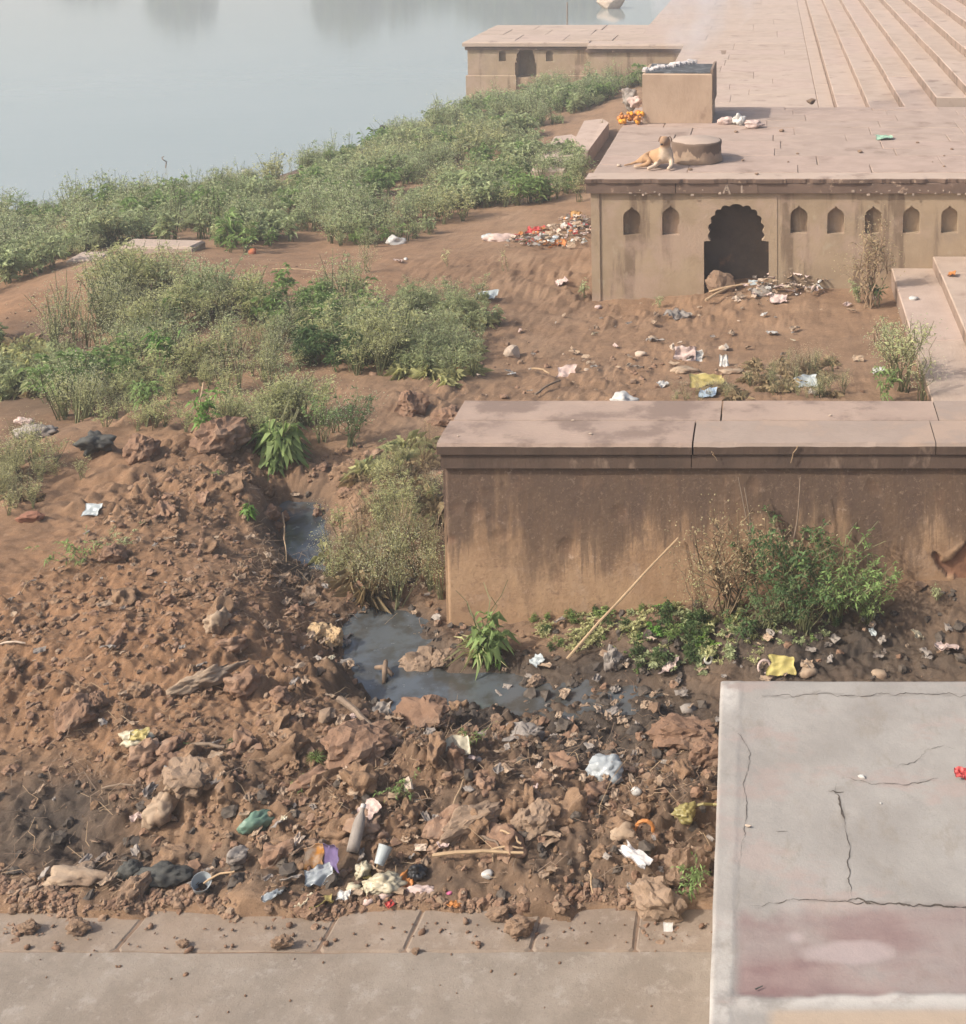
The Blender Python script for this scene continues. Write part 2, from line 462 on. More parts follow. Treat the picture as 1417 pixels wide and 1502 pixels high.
attr(ground, 'wet', _wet)
attr(ground, 'red', np.clip(blobs(_bu, _bv, RED) + .35 * fbm(GX * 2, GY * 2, 8, 4), 0, 1))
SOIL = g.m

# ---------------------------------------------------------------- water
g = NG('river_water', .07, .5)
g.b.inputs['IOR'].default_value = 1.333
g.color(g.mix(g.ramp(g.noise(.05, 3), .3, .7), (.238, .271, .258), (.262, .291, .279)))
rip = g.math('ADD', g.math('MULTIPLY', g.noise(1.0, 4, (.9, 2.2, 1)), .7), g.math('MULTIPLY', g.noise(5.0, 3, (.6, 1.8, 1)), .18))
g.bump(rip, .16, .03)
V, Fc = cbox(-260, 2, 14, 118, WATER_Z - .9, WATER_Z, .01)
river = obj('river', V, Fc, g.m)
tag(river, 'calm pale grey river reflecting a hazy sky', 'river', kind='structure')
g = NG('drain_water', .10, .5)
g.b.inputs['IOR'].default_value = 1.5
n = g.noise(6, 6)
g.color(g.mix(g.ramp(n, .4, .62), (.085, .096, .104), (.055, .054, .048)))
g.bump(g.noise(9, 4), .06, .01)
g.L.new(g.ramp(g.noise(14, 6), .5, .75, .07, .35), g.b.inputs['Roughness'])
DRAIN = g.m
V, Fc = cbox(-4.1, .35, 7.05, 11.2, PUD_Z - .3, PUD_Z, .004)
o = obj('puddle', V, Fc, DRAIN); tag(o, 'stagnant dark drain water winding past the end of the low wall', 'puddle', kind='structure')
V, Fc = cbox(-9.0, -6.2, 11.2, 14.5, -.45, -.165, .004)
o = obj('puddle', V, Fc, DRAIN); tag(o, 'small dark puddle half hidden in weeds at the picture edge', 'puddle', kind='structure')

# ================================================================ MASONRY
g = NG('plaster_far', .92)
zz = g.axis(2)
st = g.noise(1.5, 6, (2.2, 1, .28))
pl = g.mix(g.ramp(g.noise(2.2, 8), .3, .7), (.357, .270, .180), (.292, .216, .142))
pl = g.mix(g.ramp(st, .53, .63, 0, .8), pl, (.150, .104, .070))
pl = g.mix(g.ramp(g.noise(9, 8, rough=.72), .58, .72, 0, .5), pl, (.162, .117, .080))
pl = g.mix(g.ramp(g.noise(4, 8, (1, 1, .7), (5, 2, 1)), .60, .68, 0, .6), pl, (.382, .316, .222))
pl = g.mix(g.ramp(g.noise(1.3, 7, (1, 1, 1), (2, 7, 4), .65), .48, .62, 0, .6), pl, (.385, .28, .215))
pl = g.mix(g.ramp(g.noise(.9, 8, (1, 1, .8), (6, 3, 1), .7), .54, .66, 0, .55), pl, (.25, .195, .15))
g.color(pl); g.bump(g.noise(26, 8, rough=.7), .4, .02)
PLASTER_FAR = g.m
g = NG('plaster_near', .93)
st = g.noise(1.5, 9, (1.9, 1, .42), rough=.68); st2 = g.noise(2.6, 9, (1.7, 1, .55), (4, 0, 3), .7)
zz = g.axis(2)
up = g.ramp(zz, .3, 1.45)
pl = g.mix(g.ramp(g.noise(2.4, 8), .3, .7), (.387, .252, .149), (.305, .188, .108))
pl = g.mix(g.ramp(g.noise(5, 8, rough=.7), .52, .72, 0, .6), pl, (.433, .309, .217))
dk = g.ramp(g.math('ADD', g.math('MULTIPLY', st, .85), g.math('MULTIPLY', up, .30)), .50, .70, 0, .85)
pl = g.mix(dk, pl, (.106, .069, .049))
pl = g.mix(g.ramp(g.math('ADD', g.math('MULTIPLY', st2, .8), g.math('MULTIPLY', up, .20)), .53, .66, 0, .65), pl, (.092, .062, .050))
pl = g.mix(g.ramp(g.noise(11, 8, (1, 1, 1), (3, 3, 3), .75), .60, .70, 0, .5), pl, (.461, .344, .257))
pl = g.mix(g.ramp(g.noise(3.8, 9, (1, 1, 1.3), (7, 1, 2), .72), .55, .64, 0, .6), pl, (.184, .111, .073))
dr = g.noise(1.0, 8, (9, 1, .38), (1, 2, 6), .7)
pl = g.mix(g.ramp(g.math('ADD', g.math('MULTIPLY', dr, .85), g.math('MULTIPLY', up, .17)), .545, .60, 0, .6), pl, (.115, .077, .055))
fs = g.noise(34, 9, None, (0, 0, 0), .85)
pl = g.mix(g.ramp(fs, .53, .64, 0, .5), pl, (.138, .086, .060))
pl = g.mix(g.ramp(fs, .36, .46, .4, 0), pl, (.461, .326, .221))
pl = g.mix(g.attr('broken'), pl, g.mix(g.noise(14, 6), (.184, .088, .053), (.276, .150, .089)))
g.color(pl); g.bump(g.noise(30, 9, rough=.72), .55, .012)
PLASTER = g.m
BAND = mat('stained_band', (.115, .077, .057), (.075, .052, .040), 3.0, (.235, .165, .12), 5, (.56, .70), stretch=(1, 1, .5), bump=.4, bs=35, dist=.012)
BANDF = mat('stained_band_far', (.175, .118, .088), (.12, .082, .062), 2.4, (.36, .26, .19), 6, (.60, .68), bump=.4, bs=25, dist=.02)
STONE = mat('sandstone', (.399, .309, .245), (.342, .261, .204), 2.6, (.257, .187, .145), 1.2, (.56, .72), bump=.3, bs=22, dist=.02)
STONE2 = mat('sandstone_pink', (.408, .312, .255), (.361, .274, .221), 3.1, (.275, .202, .162), 1.7, (.56, .72), bump=.3, bs=22, dist=.02)
STONE3 = mat('sandstone_dull', (.370, .286, .227), (.408, .317, .255), 2.1, (.237, .173, .137), 1.9, (.56, .72), bump=.3, bs=22, dist=.02)
STONES = [STONE, STONE2, STONE3]
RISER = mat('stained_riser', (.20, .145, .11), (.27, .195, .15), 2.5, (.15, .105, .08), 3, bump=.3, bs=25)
COPE = mat('coping', (.349, .259, .204), (.291, .216, .174), 2.2, (.209, .152, .122), 2.3, (.47, .60), bump=.6, bs=30, dist=.012)
COPE2 = mat('coping_grey', (.310, .241, .196), (.262, .204, .167), 2.6, (.335, .248, .191), 2.6, (.48, .62), bump=.6, bs=30, dist=.012)
JOINT = mat('joint_dirt', (.24, .165, .115), (.18, .125, .088), 12)
def paving_mat(name, a, b, c, dust):
    g = NG(name, .92)
    col = g.mix(g.ramp(g.noise(3.2, 9, rough=.7), .38, .62), a, b)
    col = g.mix(g.ramp(g.noise(9, 9, (1, 1, 1), (3, 1, 0), .75), .52, .64, 0, .7), col, c)
    f = g.noise(95, 6, None, (0, 0, 0), .8)
    col = g.mix(g.ramp(f, .56, .66, 0, .55), col, tuple(v * .45 for v in b))
    col = g.mix(g.ramp(g.noise(1.6, 7, (1, 1, 1), (8, 2, 0), .65), .48, .66, 0, .22), col, dust)
    g.color(col); g.bump(g.math('ADD', g.math('MULTIPLY', g.noise(22, 8, rough=.75), .6), g.math('MULTIPLY', f, .4)), .6, .010)
    return g.m
PAVE = paving_mat('paving', (.261, .205, .157), (.204, .158, .119), (.304, .252, .205), (.214, .145, .095))
PAVE2 = paving_mat('paving_grey', (.258, .218, .177), (.204, .170, .136), (.309, .272, .232), (.233, .178, .132))
DARK = mat('hollow', (.10, .072, .055), (.07, .05, .04), 4)
rnd = random.Random(4)

def slabs(parent, x0, x1, y0, y1, z, dx, dy, mats, th=.05, gap=.008, j=.004, name='paving_stone', grow=0.0, cuts=None, zj=.004):
    """courses of slabs across x; each slab its own part"""
    y = y0
    while y < y1 - .05:
        ye = min(y + dy * rnd.uniform(.85, 1.2), y1)
        if y1 - ye < dy * .35: ye = y1
        x = x0; first = True
        while x < x1 - .05:
            xe = min(x + dx * rnd.uniform(.7, 1.35) * (rnd.uniform(.4, 1) if first else 1), x1)
            if x1 - xe < dx * .3: xe = x1
            first = False
            zt = z + rnd.uniform(-zj, zj)
            V, Fc = cbox(x + gap / 2, xe - gap / 2, y + gap / 2, ye - gap / 2, z - th, zt, .008, rnd, j)
            obj(name, V, Fc, rnd.choice(mats), parent)
            x = xe
        y = ye
        dy *= 1 + grow
    return

def arch_poly(pts): return pts
def plate(holes, x0, x1, z0, z1, yf, th):
    """a wall plate with real openings: filled 2D outline, thickness th behind the front plane yf"""
    cu = bpy.data.curves.new('plate', 'CURVE'); cu.dimensions = '2D'; cu.fill_mode = 'BOTH'; cu.extrude = th / 2
    for loop in [[(x0, z0), (x1, z0), (x1, z1), (x0, z1)]] + holes:
        s = cu.splines.new('POLY'); s.points.add(len(loop) - 1); s.use_cyclic_u = True
        for p, q in zip(s.points, loop): p.co = (q[0], q[1], 0, 1)
    t = bpy.data.objects.new('plate', cu); C.objects.link(t)
    dg = bpy.context.evaluated_depsgraph_get()
    me = bpy.data.meshes.new_from_object(t.evaluated_get(dg))
    V = [(v.co.x, yf + th / 2 - v.co.z, v.co.y) for v in me.vertices]
    Fc = [tuple(p.vertices) for p in me.polygons]
    bpy.data.objects.remove(t); bpy.data.curves.remove(cu); bpy.data.meshes.remove(me)
    return V, Fc
def niche_loop(cx, zb, zt, hw):
    h = zt - zb
    half = [(1, 0), (1, .60), (.96, .70), (.82, .785), (.58, .85), (.34, .89), (.16, .93), (.07, .97)]
    pts = [(cx + hw * a, zb + h * b) for a, b in half] + [(cx, zt)] + [(cx - hw * a, zb + h * b) for a, b in half[::-1]]
    return pts
def cusped_loop(cx, zb, zs, zt, hw, hwl, n=9):
    """arched opening with n lobes: plain jambs of half width hwl up to zs, lobed head of half width hw above"""
    pts = [(cx + hwl, zb), (cx + hwl, zs)]
    rz = zt - zs
    a0 = -.28
    for i in range(n):
        for k in range(7):
            t = (i + k / 6) / n
            ang = a0 + (math.pi - 2 * a0) * t
            b = 1 + .085 * math.sin(math.pi * k / 6)
            ca, sa = math.cos(ang), math.sin(ang)
            pts.append((cx + hw * .93 * b * (abs(ca) ** .75) * (1 if ca > 0 else -1), zs + .22 * rz + rz * .72 * b * (sa if sa > 0 else sa * 1.0)))
    pts += [(cx - hwl, zs), (cx - hwl, zb)]
    return pts
# ---------------------------------------------------------------- the platform with the arch
PZ = 1.25
a = at(861, 262, PZ)
PYF = a.y + .07                      # plane of the wall under the moulding
PXL = a.x + .05
plat = empty('stone_platform', (PXL, PYF, -.6), 'raised stone platform with a scalloped dark arch and small pointed niches, carrying the dog', 'platform')
PXR = 6.0; PYB = 23.1
X = lambda u, v: atY(u, v, PYF).x
Z = lambda u, v: atY(u, v, PYF).z
nhole = []
for u, vt, vb in ((927, 303, 345), (984, 301, 345), (1172, 301, 342), (1226, 302, 343), (1281, 302, 343), (1337, 301, 342), (1393, 301, 342), (1449, 301, 342), (1505, 301, 342)):
    zb, zt = Z(u, vb), Z(u, vt)
    nhole.append(niche_loop(X(u, vb), zb, zt, .112))
acx = X(1080, 350); azs = Z(1080, 354); azt = Z(1080, 299)
ahole = cusped_loop(acx, -.55, azs, azt, (X(1121, 340) - X(1038, 340)) / 2, (X(1127, 380) - X(1032, 380)) / 2, 11)
V1 = plate(nhole + [ahole], PXL, PXR, -.6, 1.05, PYF, .10)
ax0, ax1 = X(1026, 380), X(1133, 380)
o = join([V1, cbox(PXL, ax0, PYF + .10, PYB, -.6, 1.236, .002), cbox(ax1, PXR, PYF + .10, PYB, -.6, 1.234, .002),
          cbox(ax0, ax1, PYF + .46, PYB, -.6, 1.232, .002), cbox(ax0, ax1, PYF + .10, PYF + .46, azt + .06, 1.184, .002)])
obj('wall', *o, PLASTER_FAR, plat)
ARCH_SHADE = mat('arch_shade_plaster', (.105, .080, .062), (.07, .054, .043), 3, (.20, .11, .065), 2, (.62, .72))  # shade inside the arch, painted as dark plaster on its back and jamb
V, Fc = cbox(ax0 + .002, ax1 - .002, PYF + .43, PYF + .459, -.6, azt + .05, .002); obj('arch_back', V, Fc, ARCH_SHADE, plat)
V, Fc = cbox(ax0 - .02, ax0 + .025, PYF + .102, PYF + .428, -.6, azt + .05, .002); obj('arch_jamb', V, Fc, ARCH_SHADE, plat)
# raised frame round the arch and a corner pilaster
fr = plate([ [(p[0], p[1]) for p in ahole] ], X(1020, 380), X(1140, 380), -.6, azt + .10, PYF - .007, .007)
obj('arch_frame', *fr, PLASTER_FAR, plat)
V, Fc = cbox(PXL - .012, PXL + .10, PYF - .016, PYF + .05, -.6, 1.048, .004)
obj('corner_strip', V, Fc, PLASTER_FAR, plat)
# moulding in two bands, broken in places at its upper edge
xs = [PXL - .07]
while xs[-1] < PXR: xs.append(xs[-1] + rnd.uniform(1.0, 1.7))
for i in range(len(xs) - 1):
    V, Fc = cbox(xs[i] + .002, xs[i + 1] - .002, PYF - .055, PYF + .20, 1.052, 1.185, .006, rnd, .003)
    obj('moulding', V, Fc, BANDF, plat)
# lip as a fine strip with bitten edge
n = 420
lx = np.linspace(PXL - .075, PXR, n)
bite = np.clip(fbm(lx * 3, lx * 0, 3, 5) * 2 - .12, 0, 1) * np.clip((lx - (acx + .9)) * .8, .12, 1) * .16
bite2 = np.clip(fbm(lx * 7, lx * 0 + 3, 13, 4) * .10, -.02, .03)
yf = PYF - .085 + bite + np.maximum(bite2, 0)
V = []; Fc = []
for i in range(n):
    V += [(lx[i], yf[i] + .004, 1.189), (lx[i], yf[i], 1.236 - bite[i] * .12), (lx[i], yf[i] + .012, 1.245 - bite[i] * .1), (lx[i], PYF + .30, 1.246), (lx[i], PYF + .30, 1.189)]
for i in range(n - 1):
    for k in range(5):
        m = (k + 1) % 5
        Fc.append((i * 5 + k, i * 5 + m, (i + 1) * 5 + m, (i + 1) * 5 + k))
Fc += [(0, 1, 2, 3, 4), tuple((n - 1) * 5 + k for k in (4, 3, 2, 1, 0))]
mi = []
for i in range(n - 1): mi += [0, 0, 1, 1, 0]
mi += [0, 0]
obj('lip', V, Fc, [BANDF, STONE3], plat, mi=mi)
PLST = [mat('platform_stone', (.358, .273, .223), (.307, .233, .189), 2.6, (.209, .150, .118), 1.4, (.57, .74), bump=.3, bs=22, dist=.02), mat('platform_stone_pink', (.372, .279, .229), (.321, .240, .194), 3, (.223, .160, .126), 1.8, (.57, .74), bump=.3, bs=22, dist=.02)]
slabs(plat, PXL - .02, PXR, PYF + .302, PYB, 1.25, 1.35, .56, PLST, .045, .006, .005)
# loose plaster chips left on the moulding, and the two chalk marks (A and a stroke)
CHALK = mat('chalk', (.40, .32, .255), (.32, .245, .19), 20, bump=0)
items = []
for u in list(range(925, 968, 6)) + [1015, 1030, 1054] + list(range(1240, 1420, 11)):
    p = atY(u + rnd.uniform(-2, 2), 283 + rnd.uniform(-5, 4), PYF - .055)
    s = rnd.uniform(.007, .022)
    items.append(cbox(p.x - s, p.x + s * rnd.uniform(.4, 1), PYF - .060, PYF - .050, p.z - s * .7, p.z + s * .6, .002, rnd, .006))
obj('plaster_scar', *join(items), CHALK, plat)['kind'] = 'stuff'
def stroke(u0, v0, u1, v1, wd=.011):
    p, q = atY(u0, v0, PYF - .0565), atY(u1, v1, PYF - .0565)
    d = (q - p).normalized(); nrm = Vector((-d.z, 0, d.x)) * wd
    f = Vector((0, .003, 0))
    P = [p - nrm, q - nrm, q + nrm, p + nrm]
    return [tuple(x - f * .4) for x in P] + [tuple(x + f) for x in P], [(0, 1, 2, 3), (4, 7, 6, 5), (0, 4, 5, 1), (1, 5, 6, 2), (2, 6, 7, 3), (3, 7, 4, 0)]
obj('painted_letter', *join([stroke(1061, 284, 1066, 272), stroke(1066, 272, 1071, 285), stroke(1063, 279, 1069, 279, .008)]), CHALK, plat)
obj('painted_letter', *join([stroke(1088, 271, 1088, 283)]), CHALK, plat)

# ---------------------------------------------------------------- terrace behind, and the steps going up from it
TZ = .65
terr = empty('terrace', (0, 24, TZ), 'sandstone paved terrace behind the block running back along the steps', 'terrace', kind='structure')
V, Fc = join([cbox(-2.45, 1.3, PYB + .003, 37.6, -1.6, TZ - .0075, .004), cbox(-3.9, 1.3, 37.603, 112, -1.6, TZ - .0075, .004)])
obj('terrace_base', V, Fc, JOINT, terr)
slabs(terr, -2.45, .9, PYB + .01, 37.6, TZ, 1.9, .8, STONES, .04, .005, .004, grow=.02)
slabs(terr, -3.9, .9, 37.61, 60, TZ, 2.4, 1.5, STONES, .04, .006, .004, grow=.05)
slabs(terr, -3.9, .9, 60.01, 112, TZ, 5, 7, STONES, .04, .008, .004, grow=.05)
slabs(terr, .908, 1.215, PYB + .01, 112, TZ + .006, .6, 2.2, [STONE3], .04, .009, .003, name='kerb_stone', grow=.06)

def flight(name, label, x0, tread, rise, z0, n, y0, y1, ln, grow, mats):
    st = empty(name, (x0, y0, z0), label, 'steps')
    for k in range(n):
        xa = x0 + tread * k; zt = z0 + rise * (k + 1)
        y = y0 - (0 if k % 2 else .0); l = ln * rnd.uniform(.5, 1)
        while y < y1 - .1:
            ye = min(y + l, y1)
            V, Fc = cbox(xa + rnd.uniform(0, .012), xa + tread + .05, y + .004, ye - .004, zt - rise - .25, zt + rnd.uniform(-.004, .004), .012, rnd, .003)
            mi = [0, 1] + [0] * 8
            mi[8] = 2; mi[2 + 6] = 2
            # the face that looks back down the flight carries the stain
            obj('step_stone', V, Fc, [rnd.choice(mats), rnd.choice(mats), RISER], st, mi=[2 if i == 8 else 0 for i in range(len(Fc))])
            y = ye; l = ln * rnd.uniform(.8, 1.3) * (1 + grow * (y - y0))
    return st
flight('stone_steps', 'long flight of pale sandstone steps rising beyond the platform with the arch', 1.22, .535, .18, TZ, 10, PYB + .3, 110, 2.2, .05, STONES)
flight('stone_steps', 'short sandstone steps in the corner between the low wall and the arched platform', 1.54, .55, .155, -.105, 6, 9.80, PYF - .003, 2.4, 0, STONES)

# ---------------------------------------------------------------- far platform standing in the water
FY = atY(1134, 65, 1).y
FY = (lambda: at(700, 61, TZ).y)()
far = empty('stone_platform', (-6, FY, WATER_Z), 'distant stone platform with a small arch standing at the edge of the river', 'platform')
XF = lambda u: atY(u, 90, FY).x
ZF = lambda v: atY(700, v, FY).z
fx0, fx1, fx2 = XF(686), XF(866), XF(1035)
holes = [niche_loop(XF(u), ZF(90), ZF(73), .10) for u in (737, 806)]
farch = cusped_loop(XF(771), ZF(114), ZF(92), ZF(72), .27, .30, 7)
FB = FY + 4.6
V1 = plate(holes + [farch], fx0, fx1, -1.6, TZ - .24, FY, .14)
o = join([V1, cbox(fx0, XF(757), FY + .14, FB, -1.6, TZ - .06, .003), cbox(XF(786), fx1, FY + .14, FB, -1.6, TZ - .062, .003),
          cbox(XF(757), XF(786), FY + .6, FB, -1.6, TZ - .064, .003), cbox(XF(757), XF(786), FY + .14, FY + .6, ZF(70), TZ - .066, .003),
          cbox(XF(757), XF(786), FY + .14, FY + .6, -1.6, ZF(114), .003)])
obj('wall', *o, PLASTER_FAR, far)
V, Fc = cbox(fx0 - .05, XF(757), FY - .06, FY - .003, -1.6, ZF(110), .02); obj('plinth_course', V, Fc, PLASTER_FAR, far)
V, Fc = cbox(XF(786), fx1, FY - .06, FY - .003, -1.6, ZF(110), .02); obj('plinth_course', V, Fc, PLASTER_FAR, far)
V, Fc = cbox(fx0 - .12, fx0 + 5, FY - .12, FY - .063, -1.6, ZF(154), .02); obj('plinth_course', V, Fc, PLASTER_FAR, far)
V, Fc = cbox(fx1 + .003, fx2, FY - .55, FB, -1.6, TZ - .063, .003); obj('wall', V, Fc, PLASTER_FAR, far)
V, Fc = cbox(fx0 - .06, fx1, FY - .06, FY + .1, TZ - .235, TZ - .13, .02); obj('moulding', V, Fc, BANDF, far)
V, Fc = cbox(fx1 - .05, fx2, FY - .62, FY - .553, TZ - .235, TZ - .13, .02); obj('moulding', V, Fc, BANDF, far)
V, Fc = cbox(fx0 - .12, fx1, FY - .12, FY + .3, TZ - .127, TZ - .003, .03); obj('lip', V, Fc, STONE3, far)
V, Fc = cbox(fx1 + .004, fx2, FY - .68, FY + .3, TZ - .127, TZ - .006, .03); obj('lip', V, Fc, STONE3, far)
slabs(far, fx0 - .1, fx2, FY + .31, FB, TZ, 1.7, 1.2, STONES, .05, .02, .008)

# ---------------------------------------------------------------- block with the smoking top, round stub
p0 = at(943, 181, PZ); p1 = at(1044, 182, PZ)
bx0, bx1, by0 = p0.x, p1.x, p0.y
zt = atY(990, 108, by0).z
BLK = mat('block_plaster', (.41, .30, .215), (.35, .25, .175), 3, (.27, .185, .13), 4, (.58, .7), bump=.35, bs=25, dist=.02, stretch=(1, 1, .6))
CHAR = mat('charred', (.075, .080, .085), (.045, .046, .048), 5, (.16, .165, .17), 6, (.5, .66), bump=.5, bs=20, dist=.03)
ASH = mat('ash', (.62, .58, .56), (.50, .45, .42), 9, bump=.5, bs=18, dist=.03)
blk = empty('stone_block', ((bx0 + bx1) / 2, by0, PZ), 'square plastered stone block with a charred smoking top, on the platform behind the dog', 'stone block')
by1 = by0 + 1.15
V, Fc = cbox(bx0, bx1, by0, by1, PZ + .004, zt, .02, rnd, .006); obj('body', V, Fc, BLK, blk)
# hollow hearth on top: charred floor inside a low rim
V, Fc = cbox(bx0 + .05, bx1 - .02, by0 + .03, by1 - .05, zt - .02, zt + .018, .012, rnd, .006); obj('charred_top', V, Fc, CHAR, blk)
V, Fc = cbox(bx1 - .018, bx1 + .03, by0 + .02, by1 - .1, PZ + .3, zt + .06, .008, rnd, .006); obj('edge_slab', V, Fc, RISER, blk)
items = []
q0 = Vector((bx0 + .02, by0 + .12, zt + .03)); q1 = Vector((bx0 + .75, by1 - .05, zt + .05))
for k in range(46):
    t = k / 45; q = q0.lerp(q1, t)
    s = rnd.uniform(.018, .045)
    items.append(cbox(q.x - s * 1.3, q.x + s * 1.3, q.y - s, q.y + s, zt + .012, zt + .03 + s * rnd.uniform(.6, 1.6), s * .4, rnd, s * .4))
obj('ash_ridge', *join(items), ASH, blk)['kind'] = 'stuff'
s0 = at(1027, 243, PZ)
g = NG('stub_plaster', .92)
zz = g.axis(2)
th = g.math('ADD', zz, g.math('MULTIPLY', g.noise(2.4, 4, (2.5, 2.5, .2)), .5))
c = g.mix(g.ramp(g.noise(6, 7), .3, .7), (.36, .26, .18), (.28, .195, .135))
c = g.mix(g.ramp(th, .37, .40), c, g.mix(g.noise(5, 6), (.115, .078, .056), (.17, .118, .086)))
g.color(c); g.bump(g.noise(22, 8), .35, .02)
stub = empty('stone_stub', (s0.x - .07, s0.y + .37, PZ), 'low round stone stub with a dark scalloped water stain, beside the dog', 'stone stub')
zt2 = .285
prof = [(.36, .004), (.37, .02), (.352, .08), (.346, .2), (.349, zt2 - .03), (.342, zt2 - .004), (.329, zt2)]
V, Fc = lathe(prof, 36)
V = [(x * (1 + .05 * mn.noise((x * 3, y * 3, z * 4)) + .03 * mn.noise((x * 9, y * 9, z * 9))), y * (1 + .04 * mn.noise((y * 4, x * 4, 7))), z + .012 * mn.noise((x * 6, y * 6, 2)) * (z > .2)) for x, y, z in V]
link('body', np_mesh('body', V, Fc, g.m, True), stub)
V, Fc = lathe([(.334, zt2 - .002), (.322, zt2 + .006), (.0005, zt2 + .010)], 28); link('top', np_mesh('top', V, Fc, STONE3, True), stub)

# ---------------------------------------------------------------- two apron slabs beside the platform, old kerb on the bank
def prism(poly, z0, z1, ch=.01):
    n = len(poly)
    V = [(x, y, z) for x, y, z in poly]
    top = [(x, y, z + z1) for x, y, z in V]; bot = [(x, y, z + z0) for x, y, z in V]
    return bot + top, [tuple(range(n))[::-1], tuple(range(n, 2 * n))] + [(i, (i + 1) % n, n + (i + 1) % n, n + i) for i in range(n)]
def apron(px, z, label):
    P = [at(u, v, zq) for (u, v), zq in zip(px, z)]
    c0 = sum(P, Vector()) / len(P)
    V, Fc = prism([tuple(p) for p in P], -.35, 0)
    tag(obj('stone_slab', V, Fc, STONE2, loc=c0), label, 'stone slab')
apron([(778, 252), (826, 252), (852, 204), (838, 197), (814, 200)], [-.22, -.2, -.2, -.24, -.24], 'pale tilted stone slab in weeds beside the platform, the lower and nearer of two')
apron([(842, 206), (862, 222), (893, 180), (884, 174), (857, 177)], [-.16, -.12, -.12, -.16, -.18], 'pale stone slab against the platform side, the higher and farther of two')
q0, q1 = at(176, 366, -.16), at(291, 361, -.16)
V, Fc = cbox(q0.x, q1.x, q0.y - .1, q0.y + .42, -.6, -.12, .03, rnd, .03)
tag(obj('stone_kerb', V, Fc, STONE3, loc=(q0.x, q0.y, -.6)), 'half buried long kerb stone at the top of the weedy bank', 'kerb stone')
q0, q1 = at(105, 378, -.2), at(168, 370, -.2)
V, Fc = cbox(q0.x, q1.x, q0.y - .1, q0.y + .3, -.6, -.19, .03, rnd, .05)
tag(obj('stone_kerb', V, Fc, STONE3, loc=(q0.x, q0.y, -.6)), 'short sunken kerb stone lower down, left end of the bank edge', 'kerb stone')

# ---------------------------------------------------------------- low wall in front
a = at(637, 651, PZ); b = at(681, 588, PZ)
WY0, WY1 = a.y, b.y
WXL = (a.x + b.x) / 2 + .02; WXR = 4.2
wall = empty('low_wall', (WXL, WY0, -.4), 'thick weathered plaster wall with broad flat coping above the dark drain', 'wall')
wf = WY0 + .055
n1_, n2_ = 330, 116
wx = np.linspace(WXL + .02, 1.75, n1_); wz = np.linspace(-.45, 1.062, n2_)
WXm, WZm = np.meshgrid(wx, wz)
pit = np.clip(domes(WXm * 7, WZm * 7, 71, .6) - .35, 0, 1) * (fbm(WXm * 1.5, WZm * 1.5, 5, 3) > .06)
uu, vv = proj(WXm, np.full_like(WXm, wf), WZm)
edge = np.clip((uu - (1374 + 14 * np.sin(vv * .09) + 40 * fbm(WXm * 9, WZm * 9, 65, 4) + 30 * np.clip((vv - 845) / 30, 0, 1))) / 3, 0, 1) * np.clip((vv - (812 + 9 * np.sin(uu * .11) + 40 * fbm(WXm * 8, WZm * 8, 67, 4))) / 3, 0, 1)
edge = np.maximum(edge, np.clip(1 - ((uu - 660) / 12) ** 2 - ((vv - 792) / 8) ** 2, 0, 1) * .35)
rim = np.clip(1 - np.abs(vv - (808 + 9 * np.sin(uu * .11))) / 5, 0, 1) * (uu > 1372)
ydisp = wf + .028 * edge * (.7 + 1.2 * (fbm(WXm * 6, WZm * 6, 61, 4) + .3)) + .016 * pit - .007 * rim + .006 * fbm(WXm * 2, WZm * 2, 33, 3) + .006 * fbm(WXm * 8, WZm * 8, 35, 4)
ydisp[:, 0] += .012
id2 = np.arange(n1_ * n2_).reshape(n2_, n1_)
q = np.stack([id2[:-1, :-1], id2[:-1, 1:], id2[1:, 1:], id2[1:, :-1]], -1).reshape(-1, 4)
o = obj('face', np.stack([WXm.ravel(), ydisp.ravel(), WZm.ravel()], 1), q, PLASTER, wall, smooth=True)
attr(o, 'broken', np.clip(edge + .3 * pit, 0, 1))
V, Fc = join([cbox(WXL + .022, 1.745, wf + .05, WY1 - .06, -.5, 1.06, .003), cbox(1.752, WXR, wf, WY1 - .06, -.5, 1.06, .003)])
obj('core', V, Fc, PLASTER, wall)
